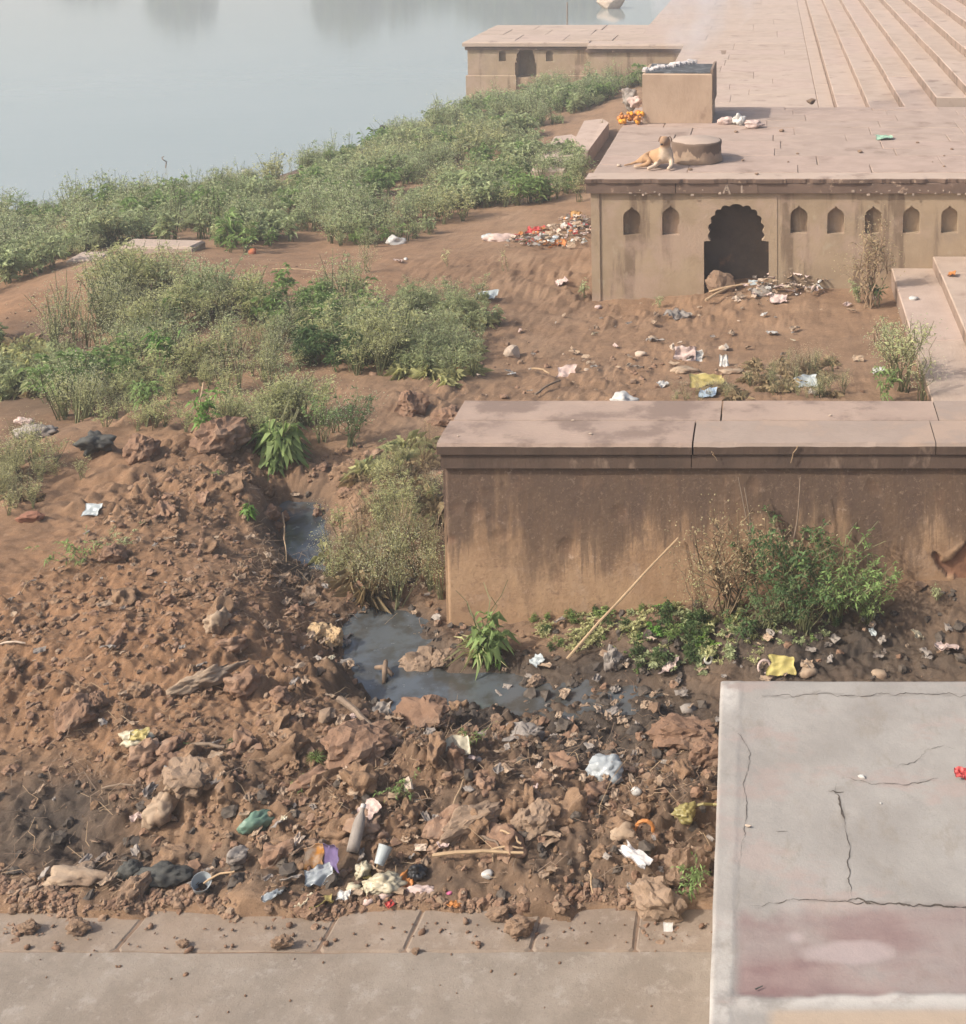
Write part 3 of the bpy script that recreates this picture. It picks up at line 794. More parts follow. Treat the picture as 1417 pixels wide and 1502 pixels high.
# end return of the plaster
V, Fc = cbox(WXL + .004, WXL + .021, wf + .013, WY1 - .065, -.5, 1.058, .004); obj('end_face', V, Fc, PLASTER, wall)
Xw = lambda u: atY(u, 690, WY0).x
cuts = [WXL, Xw(1014), 1.9, WXR]
for i in range(3):
    V, Fc = cbox(cuts[i] + (.0 if i == 0 else .003), cuts[i + 1] - .003, WY0 + .022, WY1 - .03, 1.066, 1.165, .006, rnd, .002); obj('moulding', V, Fc, BAND, wall)
def coping(x0, x1, y0, y1, m, seed, front):
    """slab with a worn, gently wavy top edge"""
    n = max(8, int((x1 - x0) / .03)); xs_ = np.linspace(x0, x1, n)
    V = []; Fc = []; mi = []
    for i, x in enumerate(xs_):
        chip = .030 * max(0, float(fbm(np.array([x * 6.]), np.array([seed * 3.1]), seed, 4)[0])) if front else 0
        zt_ = 1.25 + .006 * float(fbm(np.array([x * 2.]), np.array([seed * 1.]), seed + 3, 3)[0])
        V += [(x, y0 + .004, 1.171), (x, y0, zt_ - .022 - chip * .6), (x, y0 + .012 + chip * 1.8, zt_), (x, (y0 + y1) / 2, zt_ + .003), (x, y1, zt_), (x, y1, 1.171)]
    for i in range(n - 1):
        for k in range(6):
            m_ = (k + 1) % 6
            Fc.append((i * 6 + k, i * 6 + m_, (i + 1) * 6 + m_, (i + 1) * 6 + k)); mi.append(1 if k == 0 else 0)
    Fc += [(0, 1, 2, 3, 4, 5), tuple((n - 1) * 6 + k for k in range(5, -1, -1))]; mi += [1, 0]
    obj('coping_stone', V, Fc, [m, BAND], wall, mi=mi)
ym = atY(0, 0, 1) and at(1000, 617, PZ).y
coping(WXL - .02, Xw(1016) - .005, WY0, ym - .004, COPE, 3, True)
coping(Xw(1016) + .006, Xw(1372), WY0 + .004, ym - .004, COPE2, 4, True)
coping(Xw(1372) + .006, WXR, WY0 + .002, ym - .004, COPE2, 5, True)
coping(WXL + .0, at(1059, 600, PZ).x - .006, ym + .004, WY1, COPE, 6, False)
coping(at(1059, 600, PZ).x + .006, at(1375, 612, PZ).x, ym + .002, WY1, COPE, 7, False)
coping(at(1375, 612, PZ).x + .006, WXR, ym + .003, WY1, COPE2, 8, False)

# ---------------------------------------------------------------- paved walk at the bottom
walk = empty('paved_walk', (0, 5.5, 0), 'dusty stone paved walk along the bottom edge of the picture', 'paved walk', kind='structure')
V, Fc = cbox(-8, 3, 2.0, 6.25, -.5, .0945, .001); obj('bedding', V, Fc, mat('dusty_joint', (.215, .145, .098), (.15, .10, .07), 9, bump=.5), walk)
def stone_poly(name, poly, z, m, ch=.012, rnd_c=.018):
    """flagstone with irregular rounded outline, z top"""
    c0 = Vector((sum(p[0] for p in poly) / len(poly), sum(p[1] for p in poly) / len(poly), 0))
    if rnd_c:
        q = []
        for i, p in enumerate(poly):
            for o_ in (poly[i - 1], poly[(i + 1) % len(poly)]):
                L_ = math.hypot(o_[0] - p[0], o_[1] - p[1]); q.append((p[0] + (o_[0] - p[0]) * rnd_c / L_, p[1] + (o_[1] - p[1]) * rnd_c / L_))
        poly = q
    pts = []
    for i, p in enumerate(poly):
        q = poly[(i + 1) % len(poly)]
        L_ = math.hypot(q[0] - p[0], q[1] - p[1]); k = max(1, int(L_ / .07))
        for s in range(k):
            t = s / k
            pts.append((p[0] + (q[0] - p[0]) * t, p[1] + (q[1] - p[1]) * t))
    n = len(pts)
    pts = [(x + .006 * mn.noise((x * 7, y * 7, 3)), y + .006 * mn.noise((x * 7, y * 7, 8))) for x, y in pts]
    inn = [(x + (c0.x - x) * ch / max(.1, math.hypot(c0.x - x, c0.y - y)), y + (c0.y - y) * ch / max(.1, math.hypot(c0.x - x, c0.y - y))) for x, y in pts]
    V = [(x, y, z - .06) for x, y in pts] + [(x, y, z - .008) for x, y in pts] + [(x, y, z + .003 * mn.noise((x * 4, y * 4, 1))) for x, y in inn]
    Fc = [tuple(range(2 * n, 3 * n))]
    for i in range(n):
        k = (i + 1) % n
        Fc += [(i, k, n + k, n + i), (n + i, n + k, 2 * n + k, 2 * n + i)]
    obj(name, V, Fc, m, walk)
yb = at(500, 1397, .1).y; yt = 6.22
jx = [-420, -120, 168, 466, 592, 778, 930, 1075, 1300]
for i in range(len(jx) - 1):
    l0, l1 = at(jx[i] + 1, 1397, .1).x, at(jx[i + 1] - 1, 1397, .1).x
    sk = {168: .05, 466: .03, 592: .03, 778: .02}.get(jx[i], .0); sk1 = {168: .05, 466: .03, 592: .03, 778: .02}.get(jx[i + 1], .0)
    stone_poly('paving_stone', [(l0, yb + .003), (l1, yb + .003), (l1 + sk1, yt), (l0 + sk, yt)], .101 + rnd.uniform(-.002, .002), PAVE)
rows = [(yb - .002, 4.9, [-600, 1300]), (4.898, 3.6, [-700, 200, 1300])]
for y1_, y0_, js in rows:
    for i in range(len(js) - 1):
        l0, l1 = at(js[i], 1430, .1).x + .0005, at(js[i + 1], 1430, .1).x - .0005
        stone_poly('paving_stone', [(l0, y0_ + .002), (l1, y0_ + .002), (l1 + .03, y1_), (l0 + .03, y1_)], .106 + rnd.uniform(-.003, .003), PAVE2)

# ---------------------------------------------------------------- concrete slab, lower right
SZ = .75
tl = at(1057, 998, SZ); bl = at(1040, 1502, SZ)
sx0 = tl.x; sl = (bl.x - tl.x) / (bl.y - tl.y)
sy1 = tl.y; sy0 = 4.42; sx1 = 2.2
slab = empty('concrete_plinth', (sx0, sy0, -.05), 'cracked pale grey concrete platform with a whitewashed rim and a purple stain', 'plinth')
nx_, ny_ = 170, 190
sxv = np.linspace(0, 1, nx_); syv = np.linspace(sy0, sy1, ny_)
SXm, SYm = np.meshgrid(sxv, syv)
left = sx0 + sl * (SYm - sy1)
wob_ = .006 * fbm(SYm * 5, SYm * 0, 3, 4) * (SXm == 0)
SXw = left + (sx1 - left) * SXm ** 1.25 + wob_
su, sv = proj(SXw, SYm, np.full_like(SXw, SZ))
def seg_d(pts):
    best = np.full_like(su, 1e9)
    wu = su + 5 * fbm(SXw * 14, SYm * 14, 3, 4) * 2; wv = sv + 5 * fbm(SXw * 14, SYm * 14, 13, 4) * 2
    for (x0, y0), (x1, y1) in zip(pts, pts[1:]):
        dx, dy = x1 - x0, y1 - y0
        t = np.clip(((wu - x0) * dx + (wv - y0) * dy) / (dx * dx + dy * dy), 0, 1)
        best = np.minimum(best, np.hypot(wu - x0 - t * dx, wv - y0 - t * dy))
    return best
def crack(pts, wd): return np.clip(1.35 - seg_d(pts) / (wd * .8), 0, 1)
ck = np.maximum.reduce([
    crack([(1120, 1021), (1165, 1021), (1200, 1016), (1250, 1022), (1300, 1018), (1417, 1019), (1500, 1016)], 1.7),
    crack([(1226, 1160), (1235, 1185), (1240, 1212)], 2.6), crack([(1240, 1212), (1248, 1240), (1243, 1280), (1248, 1316)], 1.6) * .8,
    crack([(1170, 1318), (1215, 1322), (1260, 1325), (1330, 1326), (1417, 1330), (1520, 1333)], 1.7),
    crack([(1100, 1332), (1140, 1325), (1175, 1318)], 1.2) * .5,
    crack([(1235, 1140), (1270, 1147), (1330, 1150), (1372, 1144)], 1.3) * .7,
    crack([(1060, 1060), (1085, 1080), (1102, 1106), (1092, 1150), (1093, 1210), (1088, 1260), (1082, 1320), (1075, 1350)], 1.2) * .7,
    crack([(1315, 1124), (1350, 1116), (1360, 1100), (1400, 1097)], 1.2) * .6,
    crack([(1325, 1162), (1345, 1172), (1372, 1200)], 1.6) * .5])
hole = np.clip(1.3 - np.hypot((su - 1226) / 9, (sv - 1160) / 5), 0, 1)
ck = np.maximum(ck, hole * .8)
rimw = np.clip((1090 - (su - (sv - 998) * -.03) + 6 * fbm(SYm * 9, SXw * 9, 5, 3)) / 6, 0, 1)
botm = np.clip((sv - 1456 + 14 * fbm(SXw * 6, SYm * 6, 5, 3)) / 8, 0, 1)
stain = np.clip((sv - 1328 + 60 * fbm(SXw * 4, SYm * 4, 15, 5)) / 16, 0, 1) * np.clip(.72 + 1.3 * fbm(SXw * 2.2, SYm * 5, 25, 5), .2, 1) * (1 - botm) * np.clip((su - 1080 + 24 * fbm(SXw * 4, SYm * 4, 19, 3)) / 14, 0, 1)
hl = np.clip((1.2 - np.hypot((su - 1248) / 62, (sv - 1397) / 17) + .5 * fbm(SXw * 9, SYm * 9, 3, 3)) * 2.5, 0, 1); hl2 = np.clip(1.3 - np.hypot((su - 1167) / 13, (sv - 1374) / 8), 0, 1)
white = np.clip(.6 * rimw * np.clip((sv - 1320) / 40, .3, 1) + botm * np.clip(1 - np.abs(sv - 1466) / 26, 0, 1) + np.clip(1 - np.hypot((su - 1068) / 20, (sv - 1020) / 30), 0, 1) * 1.2, 0, 1)
tanb = np.clip((sv - 1480) / 8, 0, 1) * np.clip((su - 1120) / 20, 0, 1)
edge_d = np.minimum((SXw - left), 1e9); rnde = np.clip(1 - edge_d / .012, 0, 1) + np.clip(1 - (sy1 - SYm) / .012, 0, 1)
SZm = SZ + .006 * fbm(SXw * 3, SYm * 3, 9, 4) + .003 * fbm(SXw * 22, SYm * 22, 29, 3) + .003 * rimw + .005 * botm - .006 * rnde - .004 * stain
id3 = np.arange(nx_ * ny_).reshape(ny_, nx_)
q = np.stack([id3[:-1, :-1], id3[:-1, 1:], id3[1:, 1:], id3[1:, :-1]], -1).reshape(-1, 4)
# skirts down the left and far side
V = np.stack([SXw.ravel(), SYm.ravel(), SZm.ravel()], 1)
g = NG('concrete', .9, .3)
c = g.mix(g.ramp(g.noise(2.3, 8), .32, .68), (.306, .284, .255), (.247, .226, .202))
c = g.mix(g.ramp(g.noise(1.4, 5, None), .55, .72, 0, .6), c, (.306, .263, .244))
c = g.mix(g.ramp(g.noise(16, 8, rough=.75), .58, .72, 0, .5), c, (.262, .240, .220))
pur = g.mix(g.ramp(g.noise(3.4, 6, (1, 2.2, 1)), .35, .66), (.185, .118, .111), (.234, .166, .151))
pur = g.mix(g.ramp(g.noise(5, 6, (1, 3, 1), (4, 1, 0)), .62, .74, 0, .3), pur, (.213, .103, .088))
gr = g.noise(110, 6, rough=.8)
c = g.mix(g.ramp(gr, .54, .68, 0, .5), c, (.19, .16, .13))
c = g.mix(g.ramp(g.noise(4.5, 9, (1.4, .8, 1), (2, 5, 0), .72), .52, .66, 0, .55), c, (.225, .195, .16))
c = g.mix(g.ramp(g.noise(2.0, 7, (1, 1.6, 1), (9, 1, 0), .65), .54, .64, 0, .5), c, (.31, .235, .205))
c = g.mix(g.attr('stain'), c, g.mix(g.ramp(gr, .54, .68, 0, .3), pur, (.16, .10, .10)))
c = g.mix(g.attr('pale'), c, (.33, .265, .25))
c = g.mix(g.math('MULTIPLY', g.attr('white'), g.ramp(g.noise(7, 8), .34, .56)), c, (.44, .41, .37))
c = g.mix(g.attr('tan'), c, (.35, .275, .205))
c = g.mix(g.math('MULTIPLY', g.attr('crack'), .85), c, (.075, .062, .052))
g.color(c); g.bump(g.noise(60, 8, rough=.7), .3, .008)
CONC = g.m
o = obj('top', V, q, CONC, slab, smooth=True)
for nme, val in (('stain', stain * (1 - .55 * np.maximum(hl, hl2))), ('pale', np.clip(np.maximum(hl, hl2) * .8, 0, 1)), ('white', white), ('tan', tanb), ('crack', np.clip(ck, 0, 1) * .35)):
    attr(o, nme, val)
zl = SZm[:, 0]; xl = SXw[:, 0]
V = []; Fc = []
loop = [(SXw[i, 0], SYm[i, 0], SZm[i, 0]) for i in range(ny_)] + [(SXw[-1, i], SYm[-1, i], SZm[-1, i]) for i in range(1, nx_)]
n = len(loop)
V = loop + [(x, y, -.05) for x, y, z in loop]
Fc = [(i, i + 1, n + i + 1, n + i) for i in range(n - 1)]
CONC2 = mat('concrete_side', (.40, .355, .30), (.33, .28, .235), 3, (.27, .21, .165), 2, bump=.4, bs=30)
obj('side', V, Fc, CONC2, slab)

CRK = mat('crack_dirt', (.085, .068, .055), (.055, .045, .037), 30, bump=0)
def crack_strip(pts, wd, seed):
    """dirt filled crack: a thin uneven ribbon following the surface"""
    P = []
    for (x0, y0), (x1, y1) in zip(pts, pts[1:]):
        n = max(2, int(math.hypot(x1 - x0, y1 - y0) / 3))
        for i in range(n): P.append((x0 + (x1 - x0) * i / n, y0 + (y1 - y0) * i / n))
    P.append(pts[-1]); V = []; Fc = []; n = len(P)
    for i, (x, y) in enumerate(P):
        x += 5 * mn.noise((x * .05, y * .05, seed)) + 2.2 * mn.noise((x * .2, y * .2, seed + 3)); y += 5 * mn.noise((x * .05, y * .05, seed + 7)) + 2.2 * mn.noise((x * .2, y * .2, seed + 9))
        w_ = wd * max(.12, .62 + .9 * mn.noise((x * .06, y * .06, seed + 1)) + .5 * mn.noise((x * .3, y * .3, seed + 2))) * min(1, 4 * i / n + .15, 4 * (n - 1 - i) / n + .15)
        p = at(x, y, SZ)
        z = SZ + .006 * float(fbm(np.array([p.x * 3]), np.array([p.y * 3]), 9, 4)[0]) + .0022
        a, b = P[max(0, i - 1)], P[min(n - 1, i + 1)]
        p2 = at(b[0], b[1], SZ) - at(a[0], a[1], SZ); d = Vector((-p2.y, p2.x, 0)).normalized() * w_ * .5
        V += [(p.x - d.x, p.y - d.y, z), (p.x + d.x, p.y + d.y, z)]
    for i in range(n - 1): Fc.append((i * 2, i * 2 + 1, i * 2 + 3, i * 2 + 2))
    obj('crack', V, Fc, CRK, slab)
for i, (pts, wd) in enumerate((
    ([(1118, 1021), (1165, 1021), (1200, 1016), (1250, 1022), (1300, 1018), (1417, 1019), (1500, 1016)], .006),
    ([(1228, 1150), (1226, 1162), (1235, 1185), (1240, 1212)], .012), ([(1238, 1208), (1250, 1240), (1243, 1280), (1250, 1318)], .006),
    ([(1100, 1331), (1165, 1319), (1215, 1322)], .004), ([(1205, 1321), (1260, 1326), (1330, 1327), (1417, 1331), (1520, 1334)], .009), ([(1240, 1322), (1258, 1318), (1285, 1327)], .012),
    ([(1232, 1138), (1270, 1147), (1330, 1150), (1374, 1143)], .005), ([(1060, 1062), (1085, 1080), (1102, 1106), (1092, 1150), (1093, 1210), (1088, 1260)], .0028),
    ([(1315, 1124), (1350, 1116), (1360, 1100), (1400, 1097)], .0035), ([(1140, 1220), (1155, 1221)], .003), ([(1215, 1160), (1238, 1162)], .016))):
    crack_strip(pts, wd, i * 11.3)
# ================================================================ PLANTS
LEAF = {
 'green': mat('leaf_green', (.26, .36, .125), (.195, .28, .095), 4, rough=.6, bump=0, island=.35, trans=.48),
 'grey': mat('leaf_greygreen', (.42, .47, .25), (.33, .375, .195), 4, rough=.65, bump=0, island=.35, trans=.48),
 'olive': mat('leaf_olive', (.52, .52, .265), (.42, .425, .205), 4, rough=.7, bump=0, island=.35, trans=.48),
 'bright': mat('leaf_bright', (.17, .30, .06), (.12, .225, .045), 4, rough=.55, bump=0, island=.3, trans=.3),
 'dark': mat('leaf_dark', (.12, .185, .072), (.088, .14, .054), 4, rough=.6, bump=0, island=.4, trans=.4),
 'dry': mat('leaf_dry', (0.415, 0.336, 0.189), (0.317, 0.250, 0.137), 4, rough=.8, bump=0, island=.4, trans=.4),
 'stem': mat('stem_green', (0.159, 0.171, 0.079), (0.122, 0.122, 0.061), 4, rough=.7, bump=0, island=.3),
 'drystem': mat('stem_dry', (.26, .19, .11), (.18, .13, .08), 4, rough=.8, bump=0, island=.3),
 'flower': mat('seed_head', (.58, .57, .40), (.48, .48, .31), 4, rough=.8, bump=0, island=.25, trans=.4),
 'flowerdry': mat('seed_head_dry', (0.512, 0.427, 0.268), (0.366, 0.293, 0.183), 4, rough=.85, bump=0, island=.3, trans=.4),
}
def leaves2(P, D, U, L, W, droop):
    """cheap leaf for distant plants: four vertices, two faces folded on the midrib"""
    D = D / np.linalg.norm(D, axis=1, keepdims=True)
    S = np.cross(D, U); S /= np.maximum(np.linalg.norm(S, axis=1, keepdims=True), 1e-6)
    L = L[:, None]; W = W[:, None]; m = P + D * L * .45 + np.array([[0, 0, 1.]]) * L * .08
    V = np.stack([P, m + S * W * .5, P + D * L - np.array([[0, 0, 1.]]) * L * droop, m - S * W * .5], 1).reshape(-1, 3)
    k = np.arange(len(P))[:, None] * 4
    return V, np.concatenate([k + np.array([[0, 1, 2]]), k + np.array([[0, 2, 3]])], 1).reshape(-1, 3)
def leaves(P, D, U, L, W, fold=.25, droop=.25):
    """one folded, drooping leaf per row: 6 vertices, 4 faces"""
    D = D / np.linalg.norm(D, axis=1, keepdims=True)
    S = np.cross(D, U); S /= np.maximum(np.linalg.norm(S, axis=1, keepdims=True), 1e-6)
    N = np.cross(S, D)
    L = L[:, None]; W = W[:, None]
    b = P; m = P + D * L * .5 + N * L * .04; t = P + D * L - np.array([[0, 0, 1.]]) * L * droop
    l = P + D * L * .45 + S * W * .5 + N * W * fold; r = P + D * L * .45 - S * W * .5 + N * W * fold
    V = np.stack([b, r, m, l, t], 1).reshape(-1, 3)
    n = len(P); k = np.arange(n)[:, None] * 5
    Fc = np.concatenate([k + np.array([[0, 1, 2]]), k + np.array([[0, 2, 3]]), k + np.array([[1, 4, 2]]), k + np.array([[2, 4, 3]])], 1).reshape(-1, 3)
    return V, Fc
def dots(P, s, rs):
    n = len(P)
    A = rs.normal(size=(n, 3)); A /= np.linalg.norm(A, axis=1, keepdims=True)
    B = np.cross(A, rs.normal(size=(n, 3))); B /= np.maximum(np.linalg.norm(B, axis=1, keepdims=True), 1e-6)
    Cc = np.cross(A, B)
    s = s[:, None]
    V = np.stack([P + A * s, P + B * s, P - A * s, P - B * s, P + Cc * s, P - Cc * s], 1).reshape(-1, 3)
    k = np.arange(n)[:, None] * 6
    f = np.array([[0, 1, 4], [1, 2, 4], [2, 3, 4], [3, 0, 4]])
    Fc = (k[:, None, :] + f[None]).reshape(-1, 3)
    return V, Fc
def stems(paths, r0, r1):
    """paths (n, m, 3): three sided tapering tubes"""
    n, m, _ = paths.shape
    rr = np.linspace(r0, r1, m)
    ang = np.arange(3) * 2.094
    ringv = np.stack([np.cos(ang), np.sin(ang), 0 * ang], 1)
    V = (paths[:, :, None, :] + ringv[None, None] * rr[None, :, None, None]).reshape(-1, 3)
    base = (np.arange(n)[:, None] * m + np.arange(m - 1)[None]).reshape(-1) * 3
    q = []
    for k in range(3):
        j = (k + 1) % 3
        q.append(np.stack([base + k, base + j, base + 3 + j, base + 3 + k], 1))
    Q = np.concatenate(q)
    return V, np.concatenate([Q[:, [0, 1, 2]], Q[:, [0, 2, 3]]])
KIND = dict(  # stems, height, splay, leaves per stem, leaf length, width, droop, flowers per stem, side twigs
 leafy=dict(ns=7, h=.45, sp=.34, nl=16, L=.115, W=.024, dr=.35, fl=0, tw=2),
 feather=dict(ns=8, h=.55, sp=.45, nl=38, L=.048, W=.013, dr=.2, fl=20, tw=6),
 broad=dict(ns=6, h=.28, sp=.35, nl=9, L=.14, W=.055, dr=.5, fl=0, tw=0),
 spike=dict(ns=4, h=.75, sp=.18, nl=22, L=.055, W=.016, dr=.3, fl=10, tw=1),
 grass=dict(ns=18, h=.10, sp=.7, nl=3, L=.20, W=.008, dr=.4, fl=0, tw=0),
 creep=dict(ns=9, h=.10, sp=1.5, nl=13, L=.040, W=.022, dr=.15, fl=0, tw=1),
 seedy=dict(ns=9, h=.62, sp=.42, nl=12, L=.035, W=.012, dr=.3, fl=34, tw=7),
)
def gen(kind, seed, scale=1.0, lod=0, **kw):
    k = dict(KIND[kind]); k.update(kw)
    rs = np.random.RandomState(seed)
    ns, m = k['ns'], 6
    an = rs.uniform(0, 6.283, ns); tilt = k['sp'] * rs.uniform(.25, 1.15, ns); hh = k['h'] * rs.uniform(.6, 1.1, ns)
    t = np.linspace(0, 1, m)
    rad = hh[:, None] * tilt[:, None] * (t ** 1.4)[None]
    paths = np.stack([np.cos(an)[:, None] * rad, np.sin(an)[:, None] * rad, hh[:, None] * (t - .25 * np.minimum(tilt, 1)[:, None] * t ** 2)], 2)
    paths[:, 1:, :2] += rs.normal(0, .018 * k['h'] / .45, (ns, m - 1, 2))
    paths[:, :, :2] += rs.normal(0, .02, (ns, 1, 2))
    SV, SF = stems(paths[:, [0, 3, 5]] if lod else paths, .006 * (k['h'] / .5) ** .5, .002)
    allp = paths
    tips = paths[:, -1]
    if k['tw']:
        nt = k['tw'] * ns
        si = np.repeat(np.arange(ns), k['tw']); tt = rs.uniform(.35, .9, nt)
        fi = tt * (m - 1); i0 = fi.astype(int); fr_ = (fi - i0)[:, None]
        p0_ = paths[si, i0] * (1 - fr_) + paths[si, np.minimum(i0 + 1, m - 1)] * fr_
        d = rs.normal(size=(nt, 3)); d[:, 2] = np.abs(d[:, 2]) * .7 + .35; d /= np.linalg.norm(d, axis=1, keepdims=True)
        ln = k['h'] * .42 * (1.15 - tt)[:, None]
        tw = p0_[:, None] + d[:, None] * ln[:, None] * np.linspace(0, 1, m)[None, :, None]
        v2, f2 = stems(tw[:, ::2], .0028, .0012)
        if not lod: SF = np.concatenate([SF, f2 + len(SV)]); SV = np.concatenate([SV, v2])
        allp = np.concatenate([paths, tw]); tips = np.concatenate([tips, tw[:, -1]])
    npth = len(allp)
    nl = k['nl'] * ns
    pi_ = rs.randint(0, npth, nl); tt = rs.uniform(.08 if kind in ('broad', 'grass') else .18, 1, nl) ** (.8)
    if kind in ('broad', 'grass'): tt = tt * .6
    fi = tt * (m - 1.001); i0 = fi.astype(int); fr_ = (fi - i0)[:, None]
    P = allp[pi_, i0] * (1 - fr_) + allp[pi_, i0 + 1] * fr_
    D = rs.normal(size=(nl, 3)); D[:, 2] = D[:, 2] * .35 + .25
    if kind == 'grass': D[:, 2] = rs.uniform(.3, 1.6, nl)
    out = P.copy(); out[:, 2] = 0
    D = D + out * (.8 if kind == 'grass' else 2.5)
    U = np.tile([[0, 0, 1.]], (nl, 1)) + rs.normal(0, .35, (nl, 3))
    Ls = k['L'] * rs.uniform(.55, 1.2, nl) * (1.15 - .4 * tt)
    Wd = k['W'] * rs.uniform(.7, 1.2, nl)
    if lod > 1: n_ = int(nl * .62); P, D, U, Ls, Wd = P[:n_], D[:n_], U[:n_], Ls[:n_] * 1.15, Wd[:n_] * 1.35
    LV, LF = leaves2(P, D, U, Ls, Wd, k['dr']) if lod else leaves(P, D, U, Ls, Wd, .25, k['dr'])
    FV = np.zeros((0, 3)); FF = np.zeros((0, 3), int)
    if k['fl']:
        nf = int(k['fl'] * ns * (.35 if lod > 1 else .7 if lod else 1))
        ti = rs.randint(0, len(tips), nf)
        P = tips[ti] + rs.normal(0, .045 * k['h'] / .5, (nf, 3)) * [1, 1, .8]
        FV, FF = dots(P, rs.uniform(.003, .0065, nf) * (1.5 if lod > 1 else 1), rs)
    return [(v * scale, f) for v, f in ((SV, SF), (LV, LF), (FV, FF))]
_bank = {}
def bank(kind, i, lod=1):
    key = (kind, i, lod)
    if key not in _bank: _bank[key] = gen(kind, 100 * i + len(kind), lod=lod)
    return _bank[key]
_pm = {}
def plant(kind, u, v, scale, leaf, label, name='weed', group=None, stem='stem', flower='flower', seed=None, pos=None, rz=None, cat='plant', dz=-.02, **kw):
    """a plant of its own: stem, foliage and seed heads as parts sharing mesh data with plants of the same make"""
    p = pos if pos is not None else hit(u, v)
    key = (kind, seed if seed is not None else rnd.randint(0, 2), leaf, stem, flower, tuple(kw.items()))
    if key not in _pm:
        s, l, f = gen(kind, 17 * (key[1] or 0) + len(kind) * 3, **kw)
        _pm[key] = [(n, np_mesh(n, vv, ff, LEAF[mm])) for n, (vv, ff), mm in (('stem', s, stem), ('foliage', l, leaf), ('seed_heads', f, flower)) if len(vv)]
    e = empty(name, (p.x, p.y, p.z + dz), label, cat, group, rz=rnd.uniform(0, 6.28) if rz is None else rz)
    e.scale = (scale,) * 3
    for n, me in _pm[key]:
        o = link(n, me, e)
        if n != 'stem': o['kind'] = 'stuff'
    return e
def inside(u, v, poly):
    c = np.zeros(u.shape, bool); n = len(poly)
    for i in range(n):
        x0, y0 = poly[i]; x1, y1 = poly[(i + 1) % n]
        with np.errstate(divide='ignore', invalid='ignore'):
            c ^= ((y0 > v) != (y1 > v)) & (u < (x1 - x0) * (v - y0) / (y1 - y0 + 1e-9) + x0)
    return c
def mass(name, label, cat, polys, bounds, count, mix, seed, smin=.75, smax=1.2, per=9, spread_=1.05, lod=1):
    """ground cover as one object: leaves and stems of many small plants"""
    rs = np.random.RandomState(seed)
    x0, x1, y0, y1 = bounds
    def inpoly(px, py):
        u, v = proj(px, py, base_h(px, py)); ok = np.zeros(len(px), bool)
        for p in polys: ok |= inside(u, v, p)
        return ok
    # plants grow in clumps, each of one make, size and height
    nc = max(6, int(count / per))
    cx = rs.uniform(x0, x1, nc * 40); cy = rs.uniform(y0, y1, nc * 40)
    k = np.nonzero(inpoly(cx, cy))[0][:nc]; cx, cy = cx[k], cy[k]; nc = len(k)
    ckind = rs.rand(nc); csize = rs.uniform(.5, 1.35, nc); crad = rs.uniform(.18, .55, nc) * spread_
    ci = rs.choice(nc, count * 3, p=crad / crad.sum())
    xs_ = cx[ci] + rs.normal(0, .6, count * 3) * crad[ci]; ys_ = cy[ci] + rs.normal(0, .6, count * 3) * crad[ci]
    k = np.nonzero(inpoly(xs_, ys_))[0][:count]
    xs_, ys_, ci = xs_[k], ys_[k], ci[k]
    szp = csize[ci]; patch = ckind[ci]
    zs = height(xs_, ys_)
    zs = np.maximum(zs, WATER_Z - .05)
    Vs, Fs, Ms = [], [], []; nv = 0
    lm = []; li = {}
    def slot(mm):
        if mm not in li: li[mm] = len(lm); lm.append(LEAF[mm])
        return li[mm]
    wts = np.array([q[0] for q in mix], float); wts /= wts.sum()
    for i in range(len(xs_)):
        r_ = min(.9999, patch[i] if rs.rand() < .8 else rs.rand())
        q = mix[int(np.searchsorted(np.cumsum(wts), r_))]
        kind, leaf, stem, fl, sc = q[1:6]
        parts = bank(kind, rs.randint(1, 8), lod)
        a = rs.uniform(0, 6.283); s = sc * rs.uniform(smin, smax) * szp[i]
        ca, sa = math.cos(a) * s, math.sin(a) * s
        for (vv, ff), mm in zip(parts, (stem, leaf, fl)):
            if not len(vv): continue
            W_ = np.stack([vv[:, 0] * ca - vv[:, 1] * sa + xs_[i], vv[:, 0] * sa + vv[:, 1] * ca + ys_[i], vv[:, 2] * s + zs[i] - .02], 1)
            Vs.append(W_.astype(np.float32)); Fs.append(ff + nv); nv += len(vv)
            Ms.append(np.full(len(ff), slot(mm), np.int32))
    V = np.concatenate(Vs); Fc = np.concatenate(Fs)
    o = link(name, np_mesh(name, V, Fc, lm, False, np.concatenate(Ms)))
    return tag(o, label, cat, kind='stuff')

BANKP = [(-380, 500), (-60, 450), (0, 425), (60, 400), (120, 378), (170, 358), (295, 352), (330, 370), (420, 370), (500, 372), (560, 362), (650, 342), (700, 326), (790, 300), (850, 310), (862, 262), (846, 215), (800, 235), (775, 255), (800, 200), (845, 172),
         (890, 150), (935, 130), (975, 96), (930, 90), (870, 112), (800, 112), (755, 108), (735, 140), (690, 158), (640, 180), (600, 202), (540, 218), (480, 230), (420, 262), (340, 272), (280, 290), (200, 296), (100, 306), (0, 318), (-60, 325), (-380, 345)]
mass('riverbank_weeds', 'dense green weeds covering the river bank between the water and the red path', 'weeds', [BANKP], (-19, -1.5, 16.0, 37.5), 3000,
     [(2.0, 'leafy', 'green', 'stem', 'flower', .95), (2.4, 'leafy', 'grey', 'stem', 'flower', 1.0), (3.4, 'feather', 'grey', 'stem', 'flower', .95), (2.0, 'feather', 'olive', 'stem', 'flower', .9), (1.0, 'spike', 'grey', 'stem', 'flower', .95)], 5, lod=2)
THICK = [(90, 612), (40, 590), (75, 500), (110, 440), (140, 400), (250, 385), (318, 392), (330, 450), (420, 432), (520, 415), (560, 470), (600, 520), (570, 580), (545, 640), (440, 650), (390, 660), (300, 635), (180, 645)]
